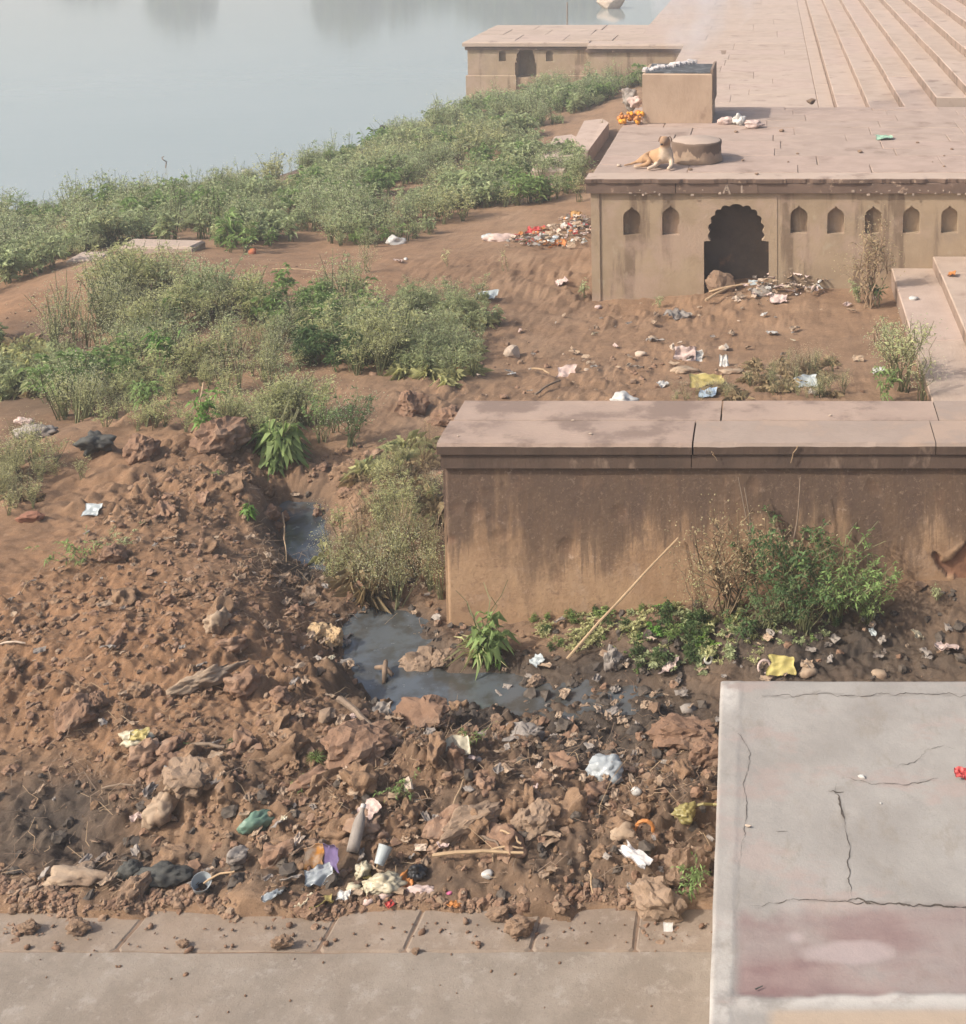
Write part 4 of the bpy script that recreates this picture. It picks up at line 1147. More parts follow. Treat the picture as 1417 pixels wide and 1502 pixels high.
THICK2 = [(-220, 560), (-200, 500), (0, 500), (90, 495), (110, 560), (60, 585), (0, 590)]
THICK3 = [(560, 470), (600, 430), (640, 415), (740, 440), (745, 480), (700, 500), (690, 560), (600, 575), (560, 560)]
mass('weed_thicket', 'broad olive green thicket of feathery weeds in the middle left', 'weeds', [THICK], (-8, -2, 9.5, 17), 430,
     [(2.2, 'feather', 'olive', 'stem', 'flower', .85), (1.6, 'feather', 'grey', 'stem', 'flower', .9), (1.0, 'leafy', 'green', 'stem', 'flower', .85), (3.2, 'seedy', 'olive', 'stem', 'flower', .8), (.5, 'leafy', 'dark', 'stem', 'flower', .7)], 6)
mass('low_weeds', 'low grey green weeds and grass thinning out onto the bare soil', 'weeds', [THICK3, THICK2, [(560, 560), (640, 575), (700, 575), (700, 500), (560, 500)]], (-9, -1.8, 10, 17), 300,
     [(1, 'leafy', 'grey', 'stem', 'flower', .6), (1.2, 'grass', 'olive', 'stem', 'flower', .9), (.8, 'feather', 'grey', 'stem', 'flower', .55), (.6, 'grass', 'dry', 'stem', 'flower', .8)], 7)
SLOPE = [(520, 690), (560, 660), (640, 650), (648, 700), (652, 900), (600, 905), (500, 880), (470, 850), (478, 800), (520, 760)]
mass('dry_weeds', 'tangle of half dry weeds on the slope between the drain and the wall end', 'weeds', [SLOPE], (-3.4, -1.9, 8.6, 12), 170,
     [(1.2, 'grass', 'dry', 'drystem', 'flower', .9), (1.3, 'grass', 'olive', 'stem', 'flower', .95), (1.5, 'seedy', 'olive', 'stem', 'flower', .55), (2.0, 'seedy', 'dry', 'drystem', 'flowerdry', .45), (1.4, 'feather', 'olive', 'stem', 'flower', .6), (.8, 'leafy', 'grey', 'stem', 'flower', .38)], 8)
mass('ground_creeper', 'low leafy creeper carpeting the foot of the wall', 'weeds', [[(770, 905), (830, 888), (900, 880), (1000, 880), (1010, 950), (1000, 985), (900, 985), (840, 960), (780, 950)], [(1000, 900), (1200, 900), (1310, 880), (1290, 905), (1200, 940), (1120, 965), (1000, 990)]], (-2.2, 1.2, 7.0, 9.2), 150,
     [(2.2, 'creep', 'olive', 'stem', 'flower', .75), (1.2, 'creep', 'grey', 'stem', 'flower', .75), (.6, 'creep', 'green', 'stem', 'flower', .8), (1.2, 'leafy', 'green', 'stem', 'flower', .32), (.8, 'leafy', 'dark', 'stem', 'flower', .34)], 9, per=6)
mass('left_weeds', 'olive weeds with pale seed heads on the mound at the left edge', 'weeds', [[(-20, 700), (60, 650), (140, 680), (110, 730), (40, 755), (-20, 760)]], (-7, -3.6, 8, 12), 46,
     [(2, 'feather', 'olive', 'stem', 'flower', .55), (2, 'seedy', 'olive', 'stem', 'flower', .5), (1, 'grass', 'dry', 'drystem', 'flower', .7)], 10)
mass('grass_patch', 'thin yellowish grass patch on the bare soil behind the low wall', 'grass', [[(1085, 585), (1100, 530), (1160, 505), (1220, 530), (1250, 585)], [(960, 590), (990, 565), (1080, 565), (1090, 590)]], (-1.4, .9, 12.3, 15.5), 120,
     [(2, 'seedy', 'dry', 'drystem', 'flower', .36), (1.4, 'grass', 'dry', 'drystem', 'flower', .6), (2, 'seedy', 'olive', 'stem', 'flower', .36)], 11)

# --- plants one can pick out
P_ = plant
P_('broad', 412, 676, 1.55, 'green', 'large dense clump of broad green leaves on top of the dug soil bank', 'broadleaf_plant', seed=0, ns=15, h=.38, nl=14, sp=.5)
P_('broad', 402, 690, .75, 'green', 'low broad leaved rosette just below the large broadleaf clump', 'broadleaf_plant', seed=1)
P_('broad', 365, 757, .52, 'bright', 'small vivid green lettuce like plant alone on the brown clods', 'broadleaf_plant', seed=2, sp=.25, nl=11)
P_('leafy', 120, 828, .52, 'green', 'flat green weed lying on top of the bare red mound', 'weed', seed=0, sp=1.5, ns=9)
P_('leafy', 178, 806, .42, 'grey', 'grey green sprawling weed beside the flat one on the red mound', 'weed', seed=1, sp=1.3)
P_('broad', 540, 690, .72, 'grey', 'grey green big leaved plant at the left of the wall end', 'broadleaf_plant', seed=1)
P_('feather', 515, 655, 1.05, 'dark', 'dark feathery bush at the right edge of the thicket', 'bush', seed=0, ns=13)
P_('feather', 472, 650, .85, 'green', 'smaller green feathery bush touching the large broadleaf clump', 'bush', seed=1, ns=10)
P_('leafy', 245, 545, 1.25, 'bright', 'tall green leafy weed in the heart of the thicket', 'weed', seed=2, nl=24)
P_('leafy', 222, 622, 1.0, 'green', 'fresh green leafy weed at the front foot of the thicket', 'weed', seed=1, nl=24)
P_('leafy', 300, 638, .9, 'bright', 'bright green leafy weed in front of the thicket beside the brown clods', 'weed', seed=0, nl=22)
P_('broad', 200, 575, .9, 'grey', 'large pale leaved plant half hidden at the front of the thicket', 'broadleaf_plant', seed=0)
P_('feather', 280, 455, 1.05, 'olive', 'tallest feathery weed at the back of the thicket', 'weed', seed=2, ns=12)
P_('feather', 180, 470, .95, 'olive', 'bushy feathery weed at the left back of the thicket', 'weed', seed=1, ns=12)
P_('seedy', 400, 545, .85, 'olive', 'pale green seeding weed at the right of the thicket', 'weed', seed=0, ns=12)
P_('seedy', 540, 400, .75, 'olive', 'lone olive weed standing on the red path', 'weed', seed=1)
P_('leafy', 655, 392, .62, 'olive', 'lone leafy stalk standing at the path edge in front of the white bags', 'weed', seed=1, ns=3, sp=.15)
P_('leafy', 620, 465, .75, 'grey', 'low grey green leafy weed on the bare soil', 'weed', seed=0)
P_('leafy', 715, 478, .72, 'grey', 'grey green leafy weed beside the clear plastic scrap', 'weed', seed=2)
P_('leafy', 530, 545, .65, 'green', 'fresh green weed above the drain bank', 'weed', seed=1, sp=.6)
P_('spike', 740, 400, .6, 'olive', 'thin sparse weed stalk near the rubbish spread', 'weed', seed=0, ns=3)
P_('leafy', 857, 436, .62, 'grey', 'grey green weed at the corner of the arched platform', 'weed', seed=0)
P_('leafy', 966, 452, .42, 'grey', 'small grey green weed at the wall foot below the second niche', 'weed', seed=1)
P_('feather', 850, 296, .95, 'olive', 'tall weed growing against the side of the platform', 'weed', seed=1, ns=9)
P_('feather', 884, 200, .75, 'dry', 'dry brown weed between the two apron slabs', 'weed', seed=0, stem='drystem', flower='flowerdry')
P_('seedy', 1276, 452, 1.75, 'dry', 'tall dry weed stalks climbing the wall below the broken niche', 'weed', seed=2, stem='drystem', flower='flowerdry', ns=12, sp=.16, nl=26, tw=9, L=.06)
P_('leafy', 1288, 450, .95, 'dark', 'dark green weed at the wall foot where the steps begin', 'weed', seed=2)
P_('leafy', 1258, 444, .8, 'grey', 'grey weed left of the dark one at the foot of the steps', 'weed', seed=0)
P_('seedy', 1310, 560, 1.15, 'olive', 'pale feathery weed just left of the bushy one by the lowest step', 'weed', seed=1, ns=13, nl=24, sp=.4)
P_('feather', 1326, 575, 1.5, 'olive', 'bushy olive weed growing against the lowest step', 'weed', seed=2, ns=11)
P_('seedy', 1350, 590, 1.05, 'olive', 'small seeding weed between the lowest step and the coping', 'weed', seed=0)
P_('leafy', 1298, 592, .95, 'green', 'leafy green weed just behind the coping near the steps', 'weed', seed=1)
P_('leafy', 1305, 510, .85, 'grey', 'grey weed halfway along the edge of the lowest step', 'weed', seed=1)
# against the front of the wall
P_('broad', 716, 968, 1.2, 'green', 'clump of spoon leaved weed at the left corner of the wall foot', 'broadleaf_plant', seed=1, h=.40, ns=9, nl=11, L=.12, W=.04, sp=.4)
P_('grass', 700, 960, 1.2, 'olive', 'grassy tuft behind the spoon leaved weed at the wall corner', 'grass_tuft', seed=0)
P_('broad', 727, 978, .34, 'bright', 'single bright green lobed leaf rosette at the water edge', 'broadleaf_plant', seed=2, ns=3, nl=4)
P_('seedy', 1066, 905, 1.4, 'dry', 'straw coloured shrub full of seed heads against the wall', 'shrub', seed=0, stem='drystem', flower='flowerdry', ns=16, sp=.55, fl=36, tw=9)
P_('seedy', 1030, 915, .70, 'olive', 'lower seeding shrub at the left of the straw coloured one', 'shrub', seed=1, stem='drystem', flower='flowerdry', ns=10)
P_('feather', 1160, 905, 1.35, 'dark', 'big dark green feathery shrub against the middle of the wall', 'shrub', seed=0, ns=16, nl=42, fl=0, sp=.6, L=.05)
P_('feather', 1228, 908, 1.2, 'green', 'dark green feathery shrub right of the biggest one at the wall', 'shrub', seed=1, ns=14, nl=40, fl=0, sp=.7, L=.05)
P_('feather', 1120, 920, .9, 'dark', 'low dark shrub between the straw coloured and the big green shrub', 'shrub', seed=2, ns=13, nl=36, fl=0, sp=.7)
P_('feather', 1180, 925, .95, 'dark', 'green feathery shrub at the front of the shrub mass', 'shrub', seed=2, ns=16, nl=42, fl=0, sp=.8, L=.05)
P_('feather', 1270, 915, .85, 'green', 'green feathery shrub at the right end of the shrub mass', 'shrub', seed=0, ns=15, nl=40, fl=0, sp=.9, L=.05)
P_('leafy', 1090, 935, .55, 'dark', 'dark leafy weed under the straw coloured shrub', 'weed', seed=0, sp=1.0, nl=24)
P_('leafy', 1262, 902, .5, 'green', 'sprawling green weed at the right end of the shrubs', 'weed', seed=2, sp=1.2)
P_('leafy', 1375, 880, .28, 'grey', 'small grey sprig in the corner of the broken plaster', 'weed', seed=1)
P_('creep', 965, 930, .9, 'bright', 'bright green creeper mat left of the two bright mats', 'creeper', seed=0, nl=22)
P_('creep', 1035, 945, .9, 'bright', 'bright green creeper mat right of the two bright mats', 'creeper', seed=1, nl=22)
P_('creep', 975, 890, .8, 'bright', 'bright green sprig close to the wall above the creeper mats', 'creeper', seed=2, nl=14)
P_('creep', 880, 905, .9, 'green', 'green creeper around the leaning stick', 'creeper', seed=0, nl=16)
# on the near mud
P_('grass', 263, 1092, .36, 'dark', 'small dark grass tuft beside the yellow white plastic', 'grass_tuft', seed=1, ns=30)
P_('grass', 350, 1092, .42, 'dark', 'faint dark grass tuft right of the small one on the mud', 'grass_tuft', seed=2, ns=30)
P_('grass', 463, 1112, .34, 'green', 'tiny green grass tuft in the middle of the clods', 'grass_tuft', seed=0, ns=30)
P_('leafy', 690, 1090, .30, 'green', 'small green sprig above the cream plastic piece', 'weed', seed=2, sp=1.0)
P_('leafy', 595, 1165, .30, 'green', 'little sprawling sprig below the pale log end', 'weed', seed=0, sp=1.4)
P_('leafy', 440, 1162, .22, 'green', 'tiny sprig on the clods left of the sprawling one', 'weed', seed=1, sp=1.0)
P_('leafy', 1012, 1335, .42, 'green', 'bluish green sprig growing at the corner of the concrete platform', 'weed', seed=2, sp=.5, ns=4)
P_('leafy', 1020, 1290, .36, 'green', 'bluish green sprig higher up beside the concrete platform', 'weed', seed=1, sp=.6, ns=4)
P_('grass', 1030, 1265, .35, 'dry', 'dry grass tuft at the side of the concrete platform', 'grass_tuft', seed=1)
P_('grass', 318, 695, .35, 'green', 'green blades lying on the clods below the thicket', 'grass_tuft', seed=1)
# tall stems seen against the water
ORD = 'first second third fourth fifth sixth seventh eighth ninth tenth eleventh twelfth thirteenth fourteenth fifteenth sixteenth seventeenth eighteenth nineteenth twentieth'.split()
k = 0
for u, v, s in sorted(((30, 330, 1.15), (70, 332, .85), (118, 326, 1.2), (95, 330, .7), (172, 318, 1.05), (215, 312, .95), (275, 312, .95), (298, 308, .8), (250, 318, .7), (410, 262, 1.0), (425, 258, .7), (480, 245, 1.15), (492, 240, .75), (645, 190, 1.1), (655, 185, .8), (668, 178, .9), (376, 272, .6), (560, 225, .7), (610, 205, .7))):
    p = at(u, v, WATER_Z + .05); p.z = max(gz(p.x, p.y), WATER_Z)
    P_('spike' if k % 3 else 'feather', 0, 0, s, ('green', 'grey', 'olive')[k % 3], ('%s tall %s weed against the water, %s from the left along the bank top' % (('green', 'grey green', 'olive')[k % 3], 'stalky' if k % 3 else 'feathery', ORD[k])), 'tall_weed', 'tall weeds along the water', seed=k % 3, pos=p)
    k += 1
for lab, u, v, s in (('middle', 768, 112, .9), ('right', 782, 112, .8), ('left', 760, 116, .8)):
    P_('leafy', u, v, s, 'grey', 'leafy weed growing in the small distant arch, the %s one of three' % lab, 'weed', 'weeds in the distant arch', seed=k % 3); k += 1
for lab, u, v, s in (('farthest left at the back', 895, 118, .9), ('tallest', 915, 112, 1.0), ('behind the tallest', 935, 105, .9), ('nearest the stone block', 940, 128, .8), ('in front of the others', 905, 130, .8), ('touching the terrace', 955, 92, .8)):
    P_('feather', u, v, s, 'olive', 'olive weed beside the distant platform wall, the one ' + lab, 'weed', 'weeds beside the distant wall', seed=k % 3); k += 1
# ================================================================ THE DOG
def skin_mesh(verts, edges, radii, sub=2, root=0):
    me = bpy.data.meshes.new('skin'); me.from_pydata(verts, edges, [])
    o = bpy.data.objects.new('skin', me); C.objects.link(o)
    md = o.modifiers.new('s', 'SKIN')
    for i, r in enumerate(radii):
        sv = me.skin_vertices[0].data[i]; sv.radius = r if isinstance(r, tuple) else (r, r); sv.use_root = (i == root)
    md.use_smooth_shade = True
    sb = o.modifiers.new('b', 'SUBSURF'); sb.levels = sub; sb.render_levels = sub
    dg = bpy.context.evaluated_depsgraph_get()
    out = bpy.data.meshes.new_from_object(o.evaluated_get(dg))
    bpy.data.objects.remove(o); bpy.data.meshes.remove(me)
    return out
dpos = at(968, 246, PZ)
dog = empty('dog', (dpos.x, dpos.y, PZ + .004), 'thin tan and white dog lying with raised head at the platform edge, facing the viewer', 'dog')
DV = [(-.215, .13, .125), (-.06, .07, .135), (.075, .0, .165), (.085, -.035, .255), (.082, -.065, .335), (.083, -.085, .405), (.060, -.165, .380), (.048, -.215, .360),
      (.0, -.065, .105), (-.06, -.13, .045), (-.125, -.175, .026), (-.155, -.195, .022),
      (.165, -.045, .11), (.165, -.13, .05), (.135, -.185, .028), (.125, -.21, .023),
      (-.195, .03, .115), (-.115, -.03, .075), (-.22, -.045, .038), (-.30, -.06, .026), (-.345, -.065, .022),
      (-.31, .16, .05), (-.40, .12, .022), (-.49, .06, .016), (.085, -.07, .440), (-.13, .10, .13)]
DE = [(0, 25), (25, 1), (1, 2), (2, 3), (3, 4), (4, 5), (5, 6), (6, 7), (2, 8), (8, 9), (9, 10), (10, 11), (2, 12), (12, 13), (13, 14), (14, 15), (0, 16), (16, 17), (17, 18), (18, 19), (19, 20), (0, 21), (21, 22), (22, 23), (5, 24)]
DR = [.105, .100, .112, .082, .066, .098, .056, .040, .045, .029, .027, .022, .045, .029, .027, .022, .068, .045, .026, .025, .020, .026, .016, .010, .072, .100]
body = skin_mesh(DV, DE, DR, 2)
body.name = 'body'
co = np.array([v.co[:] for v in body.vertices])
tan = np.array([.40, .245, .135]); pale = np.array([.55, .44, .335]); mask_ = np.array([.24, .15, .10])
nzv = np.array([mn.noise(Vector(c) * 14) for c in co]) * .04
white = np.clip((co[:, 0] + .02 + nzv) / .05, 0, 1) * np.clip((.33 - co[:, 2] + nzv) / .04, 0, 1)
white = np.maximum(white, np.clip((.055 - co[:, 2] + nzv) / .03, 0, 1) * (co[:, 1] < .05))
white = np.maximum(white, np.clip((-co[:, 1] - .09 + nzv) / .03, 0, 1) * (co[:, 2] < .25))
colr = tan[None] * (1 - white[:, None]) + pale[None] * white[:, None]
mz = np.clip((-co[:, 1] - .115) / .05, 0, 1) * (co[:, 2] > .3)
colr = colr * (1 - .75 * mz[:, None]) + mask_[None] * .75 * mz[:, None]
g = NG('dog_coat', .85, .2)
g.color(g.mix(g.ramp(g.noise(30, 6), .3, .7, 0, .35), g.attr('coat', 'Color'), (.30, .20, .12)))
g.bump(g.noise(120, 4), .3, .004)
body.materials.clear(); body.materials.append(g.m)
for p in body.polygons: p.use_smooth = True
bo = link('body', body, dog); cattr(bo, 'coat', colr)
EARM = mat('dog_ear', (.22, .125, .07), (.16, .09, .05), 20, bump=0); NOSE = mat('dog_nose', (.025, .02, .018), rough=.4, bump=0)
for s in (-1, 1):
    c0 = Vector((.083 + s * .034, -.088, .430))
    V = []; Fc = []
    prof = [(0, -.01, .030), (.026, .006, .036), (.046, -.022, .034), (.052, -.062, .016)]
    for i, (ox, oz, hw) in enumerate(prof):
        for k, (dy, th) in enumerate(((-hw, 0), (0, .007), (hw, 0), (0, -.007))):
            V.append((c0.x + s * ox + th * s, c0.y + dy - i * .004, c0.z + oz + abs(th)))
    for i in range(3):
        for k in range(4):
            m_ = (k + 1) % 4
            Fc.append((i * 4 + k, i * 4 + m_, i * 4 + 4 + m_, i * 4 + 4 + k))
    Fc += [(0, 1, 2, 3), (12, 13, 14, 15)]
    link('ear', np_mesh('ear', V, Fc, EARM, True), dog)
    V, Fc = lathe([(.0005, -.009), (.006, -.006), (.009, 0), (.006, .006), (.0005, .009)], 8, (.076 + s * .034, -.152, .418))
    link('eye', np_mesh('eye', V, Fc, NOSE, True), dog)
V, Fc = lathe([(.0005, -.014), (.013, -.009), (.017, 0), (.012, .010), (.0005, .013)], 10, (.046, -.246, .362))
link('nose', np_mesh('nose', V, Fc, NOSE, True), dog)

# ================================================================ LITTER, STONES, STICKS
_ico = {}
def ico(n):
    if n not in _ico:
        bm = bmesh.new(); bmesh.ops.create_icosphere(bm, subdivisions=n, radius=1)
        _ico[n] = (np.array([v.co[:] for v in bm.verts]), [tuple(v.index for v in f.verts) for f in bm.faces]); bm.free()
    return _ico[n]
def rock_v(seed, n=2, planes=9, rough=.12):
    rs = np.random.RandomState(seed); V, Fc = ico(n); V = V.copy()
    for _ in range(planes):
        d = rs.normal(size=3); d /= np.linalg.norm(d); lim = rs.uniform(.55, .9)
        k = V @ d; V = V - d[None] * np.maximum(k - lim, 0)[:, None]
    s = rs.uniform(0, 50, 3)
    V *= 1 + rough * np.array([mn.noise(Vector(v * 2.2 + s)) for v in V])[:, None]
    return V, Fc
def crump_v(seed, n=3, amt=.5, freq=1.8):
    V, Fc = ico(n); V = V.copy(); rs = np.random.RandomState(seed); s = rs.uniform(0, 50, 3)
    q = np.array([(mn.noise(Vector(v * 1.1 + s)), abs(mn.noise(Vector(v * freq + s))), 1 - 2 * abs(mn.noise(Vector(v * freq * 2.4 - s))), 1 - 2 * abs(mn.noise(Vector(v * freq * 5 + s)))) for v in V])
    V *= (.72 + .45 * q[:, 0] + amt * (.55 * q[:, 1] + .14 * (q[:, 2] - .5) + .07 * (q[:, 3] - .5)))[:, None]
    return V, Fc
def rotz(V, a):
    c, s = math.cos(a), math.sin(a)
    V = V.copy(); V[:, 0], V[:, 1] = V[:, 0] * c - V[:, 1] * s, V[:, 0] * s + V[:, 1] * c
    return V
def crumble_v(seed, n=4):
    V, Fc = rock_v(seed, n, 5, .35); rs = np.random.RandomState(seed); s = rs.uniform(0, 50, 3)
    V = V * np.array([1 + .16 * (1 - 2 * abs(mn.noise(Vector(v * 3.2 + s)))) + .11 * (1 - 2 * abs(mn.noise(Vector(v * 7 - s)))) + .05 * mn.noise(Vector(v * 15 + s)) for v in V])[:, None]
    return V, Fc
def lump(name, label, cat, u, v, size, m, seed, kind='crump', rz=0, sink=.25, pos=None, group=None, n=None, **kw):
    p = pos if pos is not None else hit(u, v)
    if kind == 'crumble': V, Fc = crumble_v(seed)
    elif kind == 'rock': V, Fc = rock_v(seed, n or 2, **kw)
    else: V, Fc = crump_v(seed, n or 4, **kw)
    V = V * (np.array(size) / 2)
    V[:, 2] -= V[:, 2].min(); V[:, 2] -= V[:, 2].max() * sink
    V = rotz(V, rz)
    o = link(name, np_mesh(name, V, Fc, m, kind == 'crump'), None, p)
    return tag(o, label, cat, group)
def sheet_v(wd, dp, seed, fold=.25, n=12, lift=.02):
    rs = np.random.RandomState(seed); s = rs.uniform(0, 50)
    xs_ = np.linspace(-.5, .5, n); X_, Y_ = np.meshgrid(xs_, xs_)
    out = []
    for x, y in zip(X_.ravel(), Y_.ravel()):
        r_ = 1 - 2 * abs(mn.noise((x * 2.6 + s, y * 2.6, s))); r2 = mn.noise((x * 6, y * 6 + s, 2))
        rr = 1 + .35 * mn.noise((x * 2 + s, y * 2 - s, 7))
        out.append((x * wd * rr, y * dp * rr, max(.0, fold * min(wd, dp) * (.55 * r_ + .25 * r2 + .15)) + lift))
    V = np.array(out); id_ = np.arange(n * n).reshape(n, n)
    Fq = np.stack([id_[:-1, :-1], id_[:-1, 1:], id_[1:, 1:], id_[1:, :-1]], -1).reshape(-1, 4)
    B = V.copy(); B[:, 2] -= .0035
    V2 = np.concatenate([V, B]); k = n * n
    bd = list(id_[0]) + list(id_[1:, -1]) + list(id_[-1, -2::-1]) + list(id_[-2:0:-1, 0])
    side = [(bd[i], bd[(i + 1) % len(bd)], bd[(i + 1) % len(bd)] + k, bd[i] + k) for i in range(len(bd))]
    return V2, [tuple(q_) for q_ in Fq] + [tuple(int(a) + k for a in q_[::-1]) for q_ in Fq] + [tuple(int(a) for a in q_) for q_ in side]
def sheet(name, label, cat, u, v, wd, dp, m, seed, fold=.3, rz=0, tilt=.25, pos=None, group=None, lift=.015):
    p = pos if pos is not None else hit(u, v)
    V, Fc = sheet_v(wd, dp, seed, fold, 12, 0)
    ct, s_ = math.cos(tilt), math.sin(tilt)
    V = V.copy(); V[:, 1], V[:, 2] = V[:, 1] * ct - V[:, 2] * s_, V[:, 1] * s_ + V[:, 2] * ct
    V = rotz(V, rz); V[:, 2] += lift
    o = link(name, np_mesh(name, V, Fc, m, True), None, p)
    return tag(o, label, cat, group)
def stick(name, label, p, q, r, m, bend=.03, cat='stick', group=None, n=8):
    pts = []
    for i in range(n):
        t = i / (n - 1); x = p.lerp(q, t)
        k = 4 * t * (1 - t) * bend
        pts.append(x + Vector((k * mn.noise((t * 3, r * 900, p.x)), k * mn.noise((t * 3, 4, p.y)), k * .6)))
    V, Fc = tube(pts, [r * (1 - .35 * i / (n - 1)) for i in range(n)], 6)
    return tag(obj(name, V, Fc, m, loc=p), label, cat, group)
def plastic(name, c, rough=.38, var=.85, trans=.12):
    return mat(name, c, tuple(v * var for v in c), 14, rough=rough, spec=.45, bump=.25, bs=25, dist=.006, trans=trans)
WHITE = plastic('white_plastic', (.56, .54, .50)); CLEAR = plastic('clear_plastic', (.42, .46, .46), .25); BLUEG = plastic('bluegrey_plastic', (.37, .40, .41), .28)
CREAM = plastic('cream_plastic', (.50, .44, .31)); YEL = plastic('yellow_plastic', (.42, .34, .12)); OLY = plastic('mustard_plastic', (.28, .235, .085)); ORA = plastic('orange_scrap', (.55, .22, .06), .6)
GRN = plastic('green_plastic', (.15, .24, .175)); BLK_ = plastic('black_plastic', (.022, .022, .024), .32); RED_ = plastic('red_scrap', (.50, .06, .05), .5); PUR = plastic('purple_foil', (.20, .15, .30), .3)
PINKW = mat('pinkish_cloth', (.55, .43, .38), (.42, .31, .27), 9, bump=.4, bs=30); TANC = mat('tan_cloth', (.36, .27, .19), (.26, .185, .125), 8, (.18, .12, .08), 6, bump=.5, bs=30)
GREYC = mat('grey_cloth', (.30, .265, .23), (.21, .18, .155), 8, (.14, .11, .09), 6, bump=.5, bs=30); DARKC = mat('dark_sheet', (.075, .075, .066), (.05, .048, .042), 8, rough=.6, bump=.5, bs=30)
SILV = plastic('silver_foil', (.55, .52, .50), .22, .6, 0); WOODP = mat('pale_stick', (.42, .30, .18), (.33, .23, .14), 12, stretch=(1, 1, 1), bump=.2); WOODD = mat('grey_stick', (.24, .18, .13), (.17, .125, .09), 12, bump=.3)
RK1 = mat('rock_brown', (.26, .175, .115), (.20, .13, .085), 7, (.13, .085, .06), 5, bump=.6, bs=30, dist=.015); RK2 = mat('rock_tan', (.275, .195, .135), (.215, .15, .10), 7, (.15, .105, .072), 5, bump=.5, bs=30, dist=.012)
RK3 = mat('rock_pale', (.50, .40, .31), (.40, .31, .235), 8, bump=.4, bs=30); CLODM = mat('dry_clod', (.235, .143, .092), (.18, .108, .07), 9, (.28, .185, .125), 6, bump=.7, bs=40, dist=.012)

# river and bank
lump('plastic_bag', 'bright white plastic bag at the bank edge beside the red path', 'plastic bag', 580, 358, (.34, .25, .20), WHITE, 3)
lump('plastic_sack', 'long dirty white sack lying at the left end of the rubbish spread', 'sack', 735, 352, (.52, .26, .19), PINKW, 4, rz=.15)
lump('plastic_bag', 'grey white bag knotted beside the long dirty sack', 'plastic bag', 716, 352, (.18, .2, .16), CLEAR, 5)
lump('orange_bundle', 'orange and white scrap hanging in the bank weeds by the water', 'scrap', 277, 300, (.16, .12, .14), ORA, 6, pos=at(277, 302, -.62))
lump('clay_pot', 'small red clay pot on the top of the bank', 'pot', 370, 372, (.14, .14, .13), mat('terracotta', (.42, .14, .07), bump=.1), 8, n=2)
for (u, v, s, m, lab) in ((360, 252, (.22, .12, .06), WHITE, 'white scrap floating at the edge of the weeds'), (446, 251, (.34, .25, .07), DARKC, 'dark floating rubbish clump by the water weeds'), (470, 249, (.24, .2, .04), GREYC, 'pale flat scrap floating beside the dark clump'),
                        (561, 188, (.20, .16, .12), DARKC, 'dark twig clump floating out on the water'), (632, 161, (.14, .1, .05), WHITE, 'tiny white scrap floating near the distant platform'), (513, 272, (.12, .1, .08), WHITE, 'white scrap caught in the riverside weeds')):
    lump('floating_scrap', lab, 'scrap', u, v, s, m, u, pos=at(u, v, WATER_Z if u != 513 else -.75), sink=.2, n=2)
p = at(832, 45, WATER_Z)
V, Fc = tube([p, p + Vector((.02, 0, 1.2))], .03, 6); tag(obj('pole', V, Fc, WOODD, loc=p), 'thin dark pole standing in the river behind the distant platform', 'pole')
p = at(243, 246, WATER_Z)
stick('twig', 'short bent twig sticking up out of the open water', p, p + Vector((-.05, 0, .24)), .014, WOODD, .12, 'twig')
lump('boulder', 'pale boulder at the water edge at the top of the picture', 'boulder', 897, 12, (1.7, 1.2, 1.0), RK3, 11, 'rock', pos=at(897, 12, WATER_Z), n=3)
for i, u in enumerate((828, 845)):
    pass
# scraps at the far bay
for (u, v, m, lab) in ((832, 108, WHITE, 'white bag under the distant wall, largest of the row'), (815, 110, PINKW, 'pinkish scrap left of the white bag under the distant wall'), (848, 107, CLEAR, 'clear bag right of the white bag under the distant wall'),
                       (862, 104, RED_, 'red scrap in the corner of the distant wall'), (874, 124, WHITE, 'small white scrap in the grass before the distant wall')):
    lump('litter_bag', lab, 'scrap', u, v, (.30, .25, .20), m, u, n=2)
# on the platform
Pp = lambda u, v: at(u, v, PZ)
lump('plastic_bag', 'grey plastic bag slumped against the left side of the block', 'plastic bag', 0, 0, (.38, .4, .42), GREYC, 21, pos=Pp(921, 172) + Vector((.02, .25, .1)), sink=.1)
lump('plastic_bag', 'white plastic bag on top of the grey one beside the block', 'plastic bag', 0, 0, (.26, .22, .24), PINKW, 22, pos=Pp(930, 176) + Vector((.02, .12, .2)), sink=.1)
fl = empty('flower_heap', Pp(925, 182), 'heap of orange marigold garlands beside the block', 'garland')
rs = np.random.RandomState(5)
for i in range(46):
    V, Fc = crump_v(i, 1, .4)
    link('blossom', np_mesh('blossom', V * .045 * rs.uniform(.7, 1.4) + np.array([rs.uniform(-.2, .2), rs.uniform(-.06, .2), rs.uniform(.02, .17)]), Fc, [ORA, mat('marigold', (.78, .34, .04), bump=0)][i % 2], True), fl)
lump('cloth_bundle', 'bright white cloth scrap on the platform in the shade of the block', 'cloth', 0, 0, (.24, .22, .22), WHITE, 24, pos=Pp(1083, 183), sink=.15)
lump('cloth_bundle', 'pinkish white cloth to the right of the bright white one', 'cloth', 0, 0, (.36, .22, .15), PINKW, 25, pos=Pp(1106, 187), sink=.15)
lump('cloth_bundle', 'dull pink cloth between the block and the white cloth scrap', 'cloth', 0, 0, (.34, .22, .14), PINKW, 26, pos=Pp(1066, 182), sink=.15)
sheet('green_scrap', 'pale green plastic scrap lying on the platform paving', 'scrap', 0, 0, .24, .22, mat('palegreen', (.30, .46, .33), bump=0, rough=.6), 3, .2, pos=Pp(1297, 204), tilt=.05)
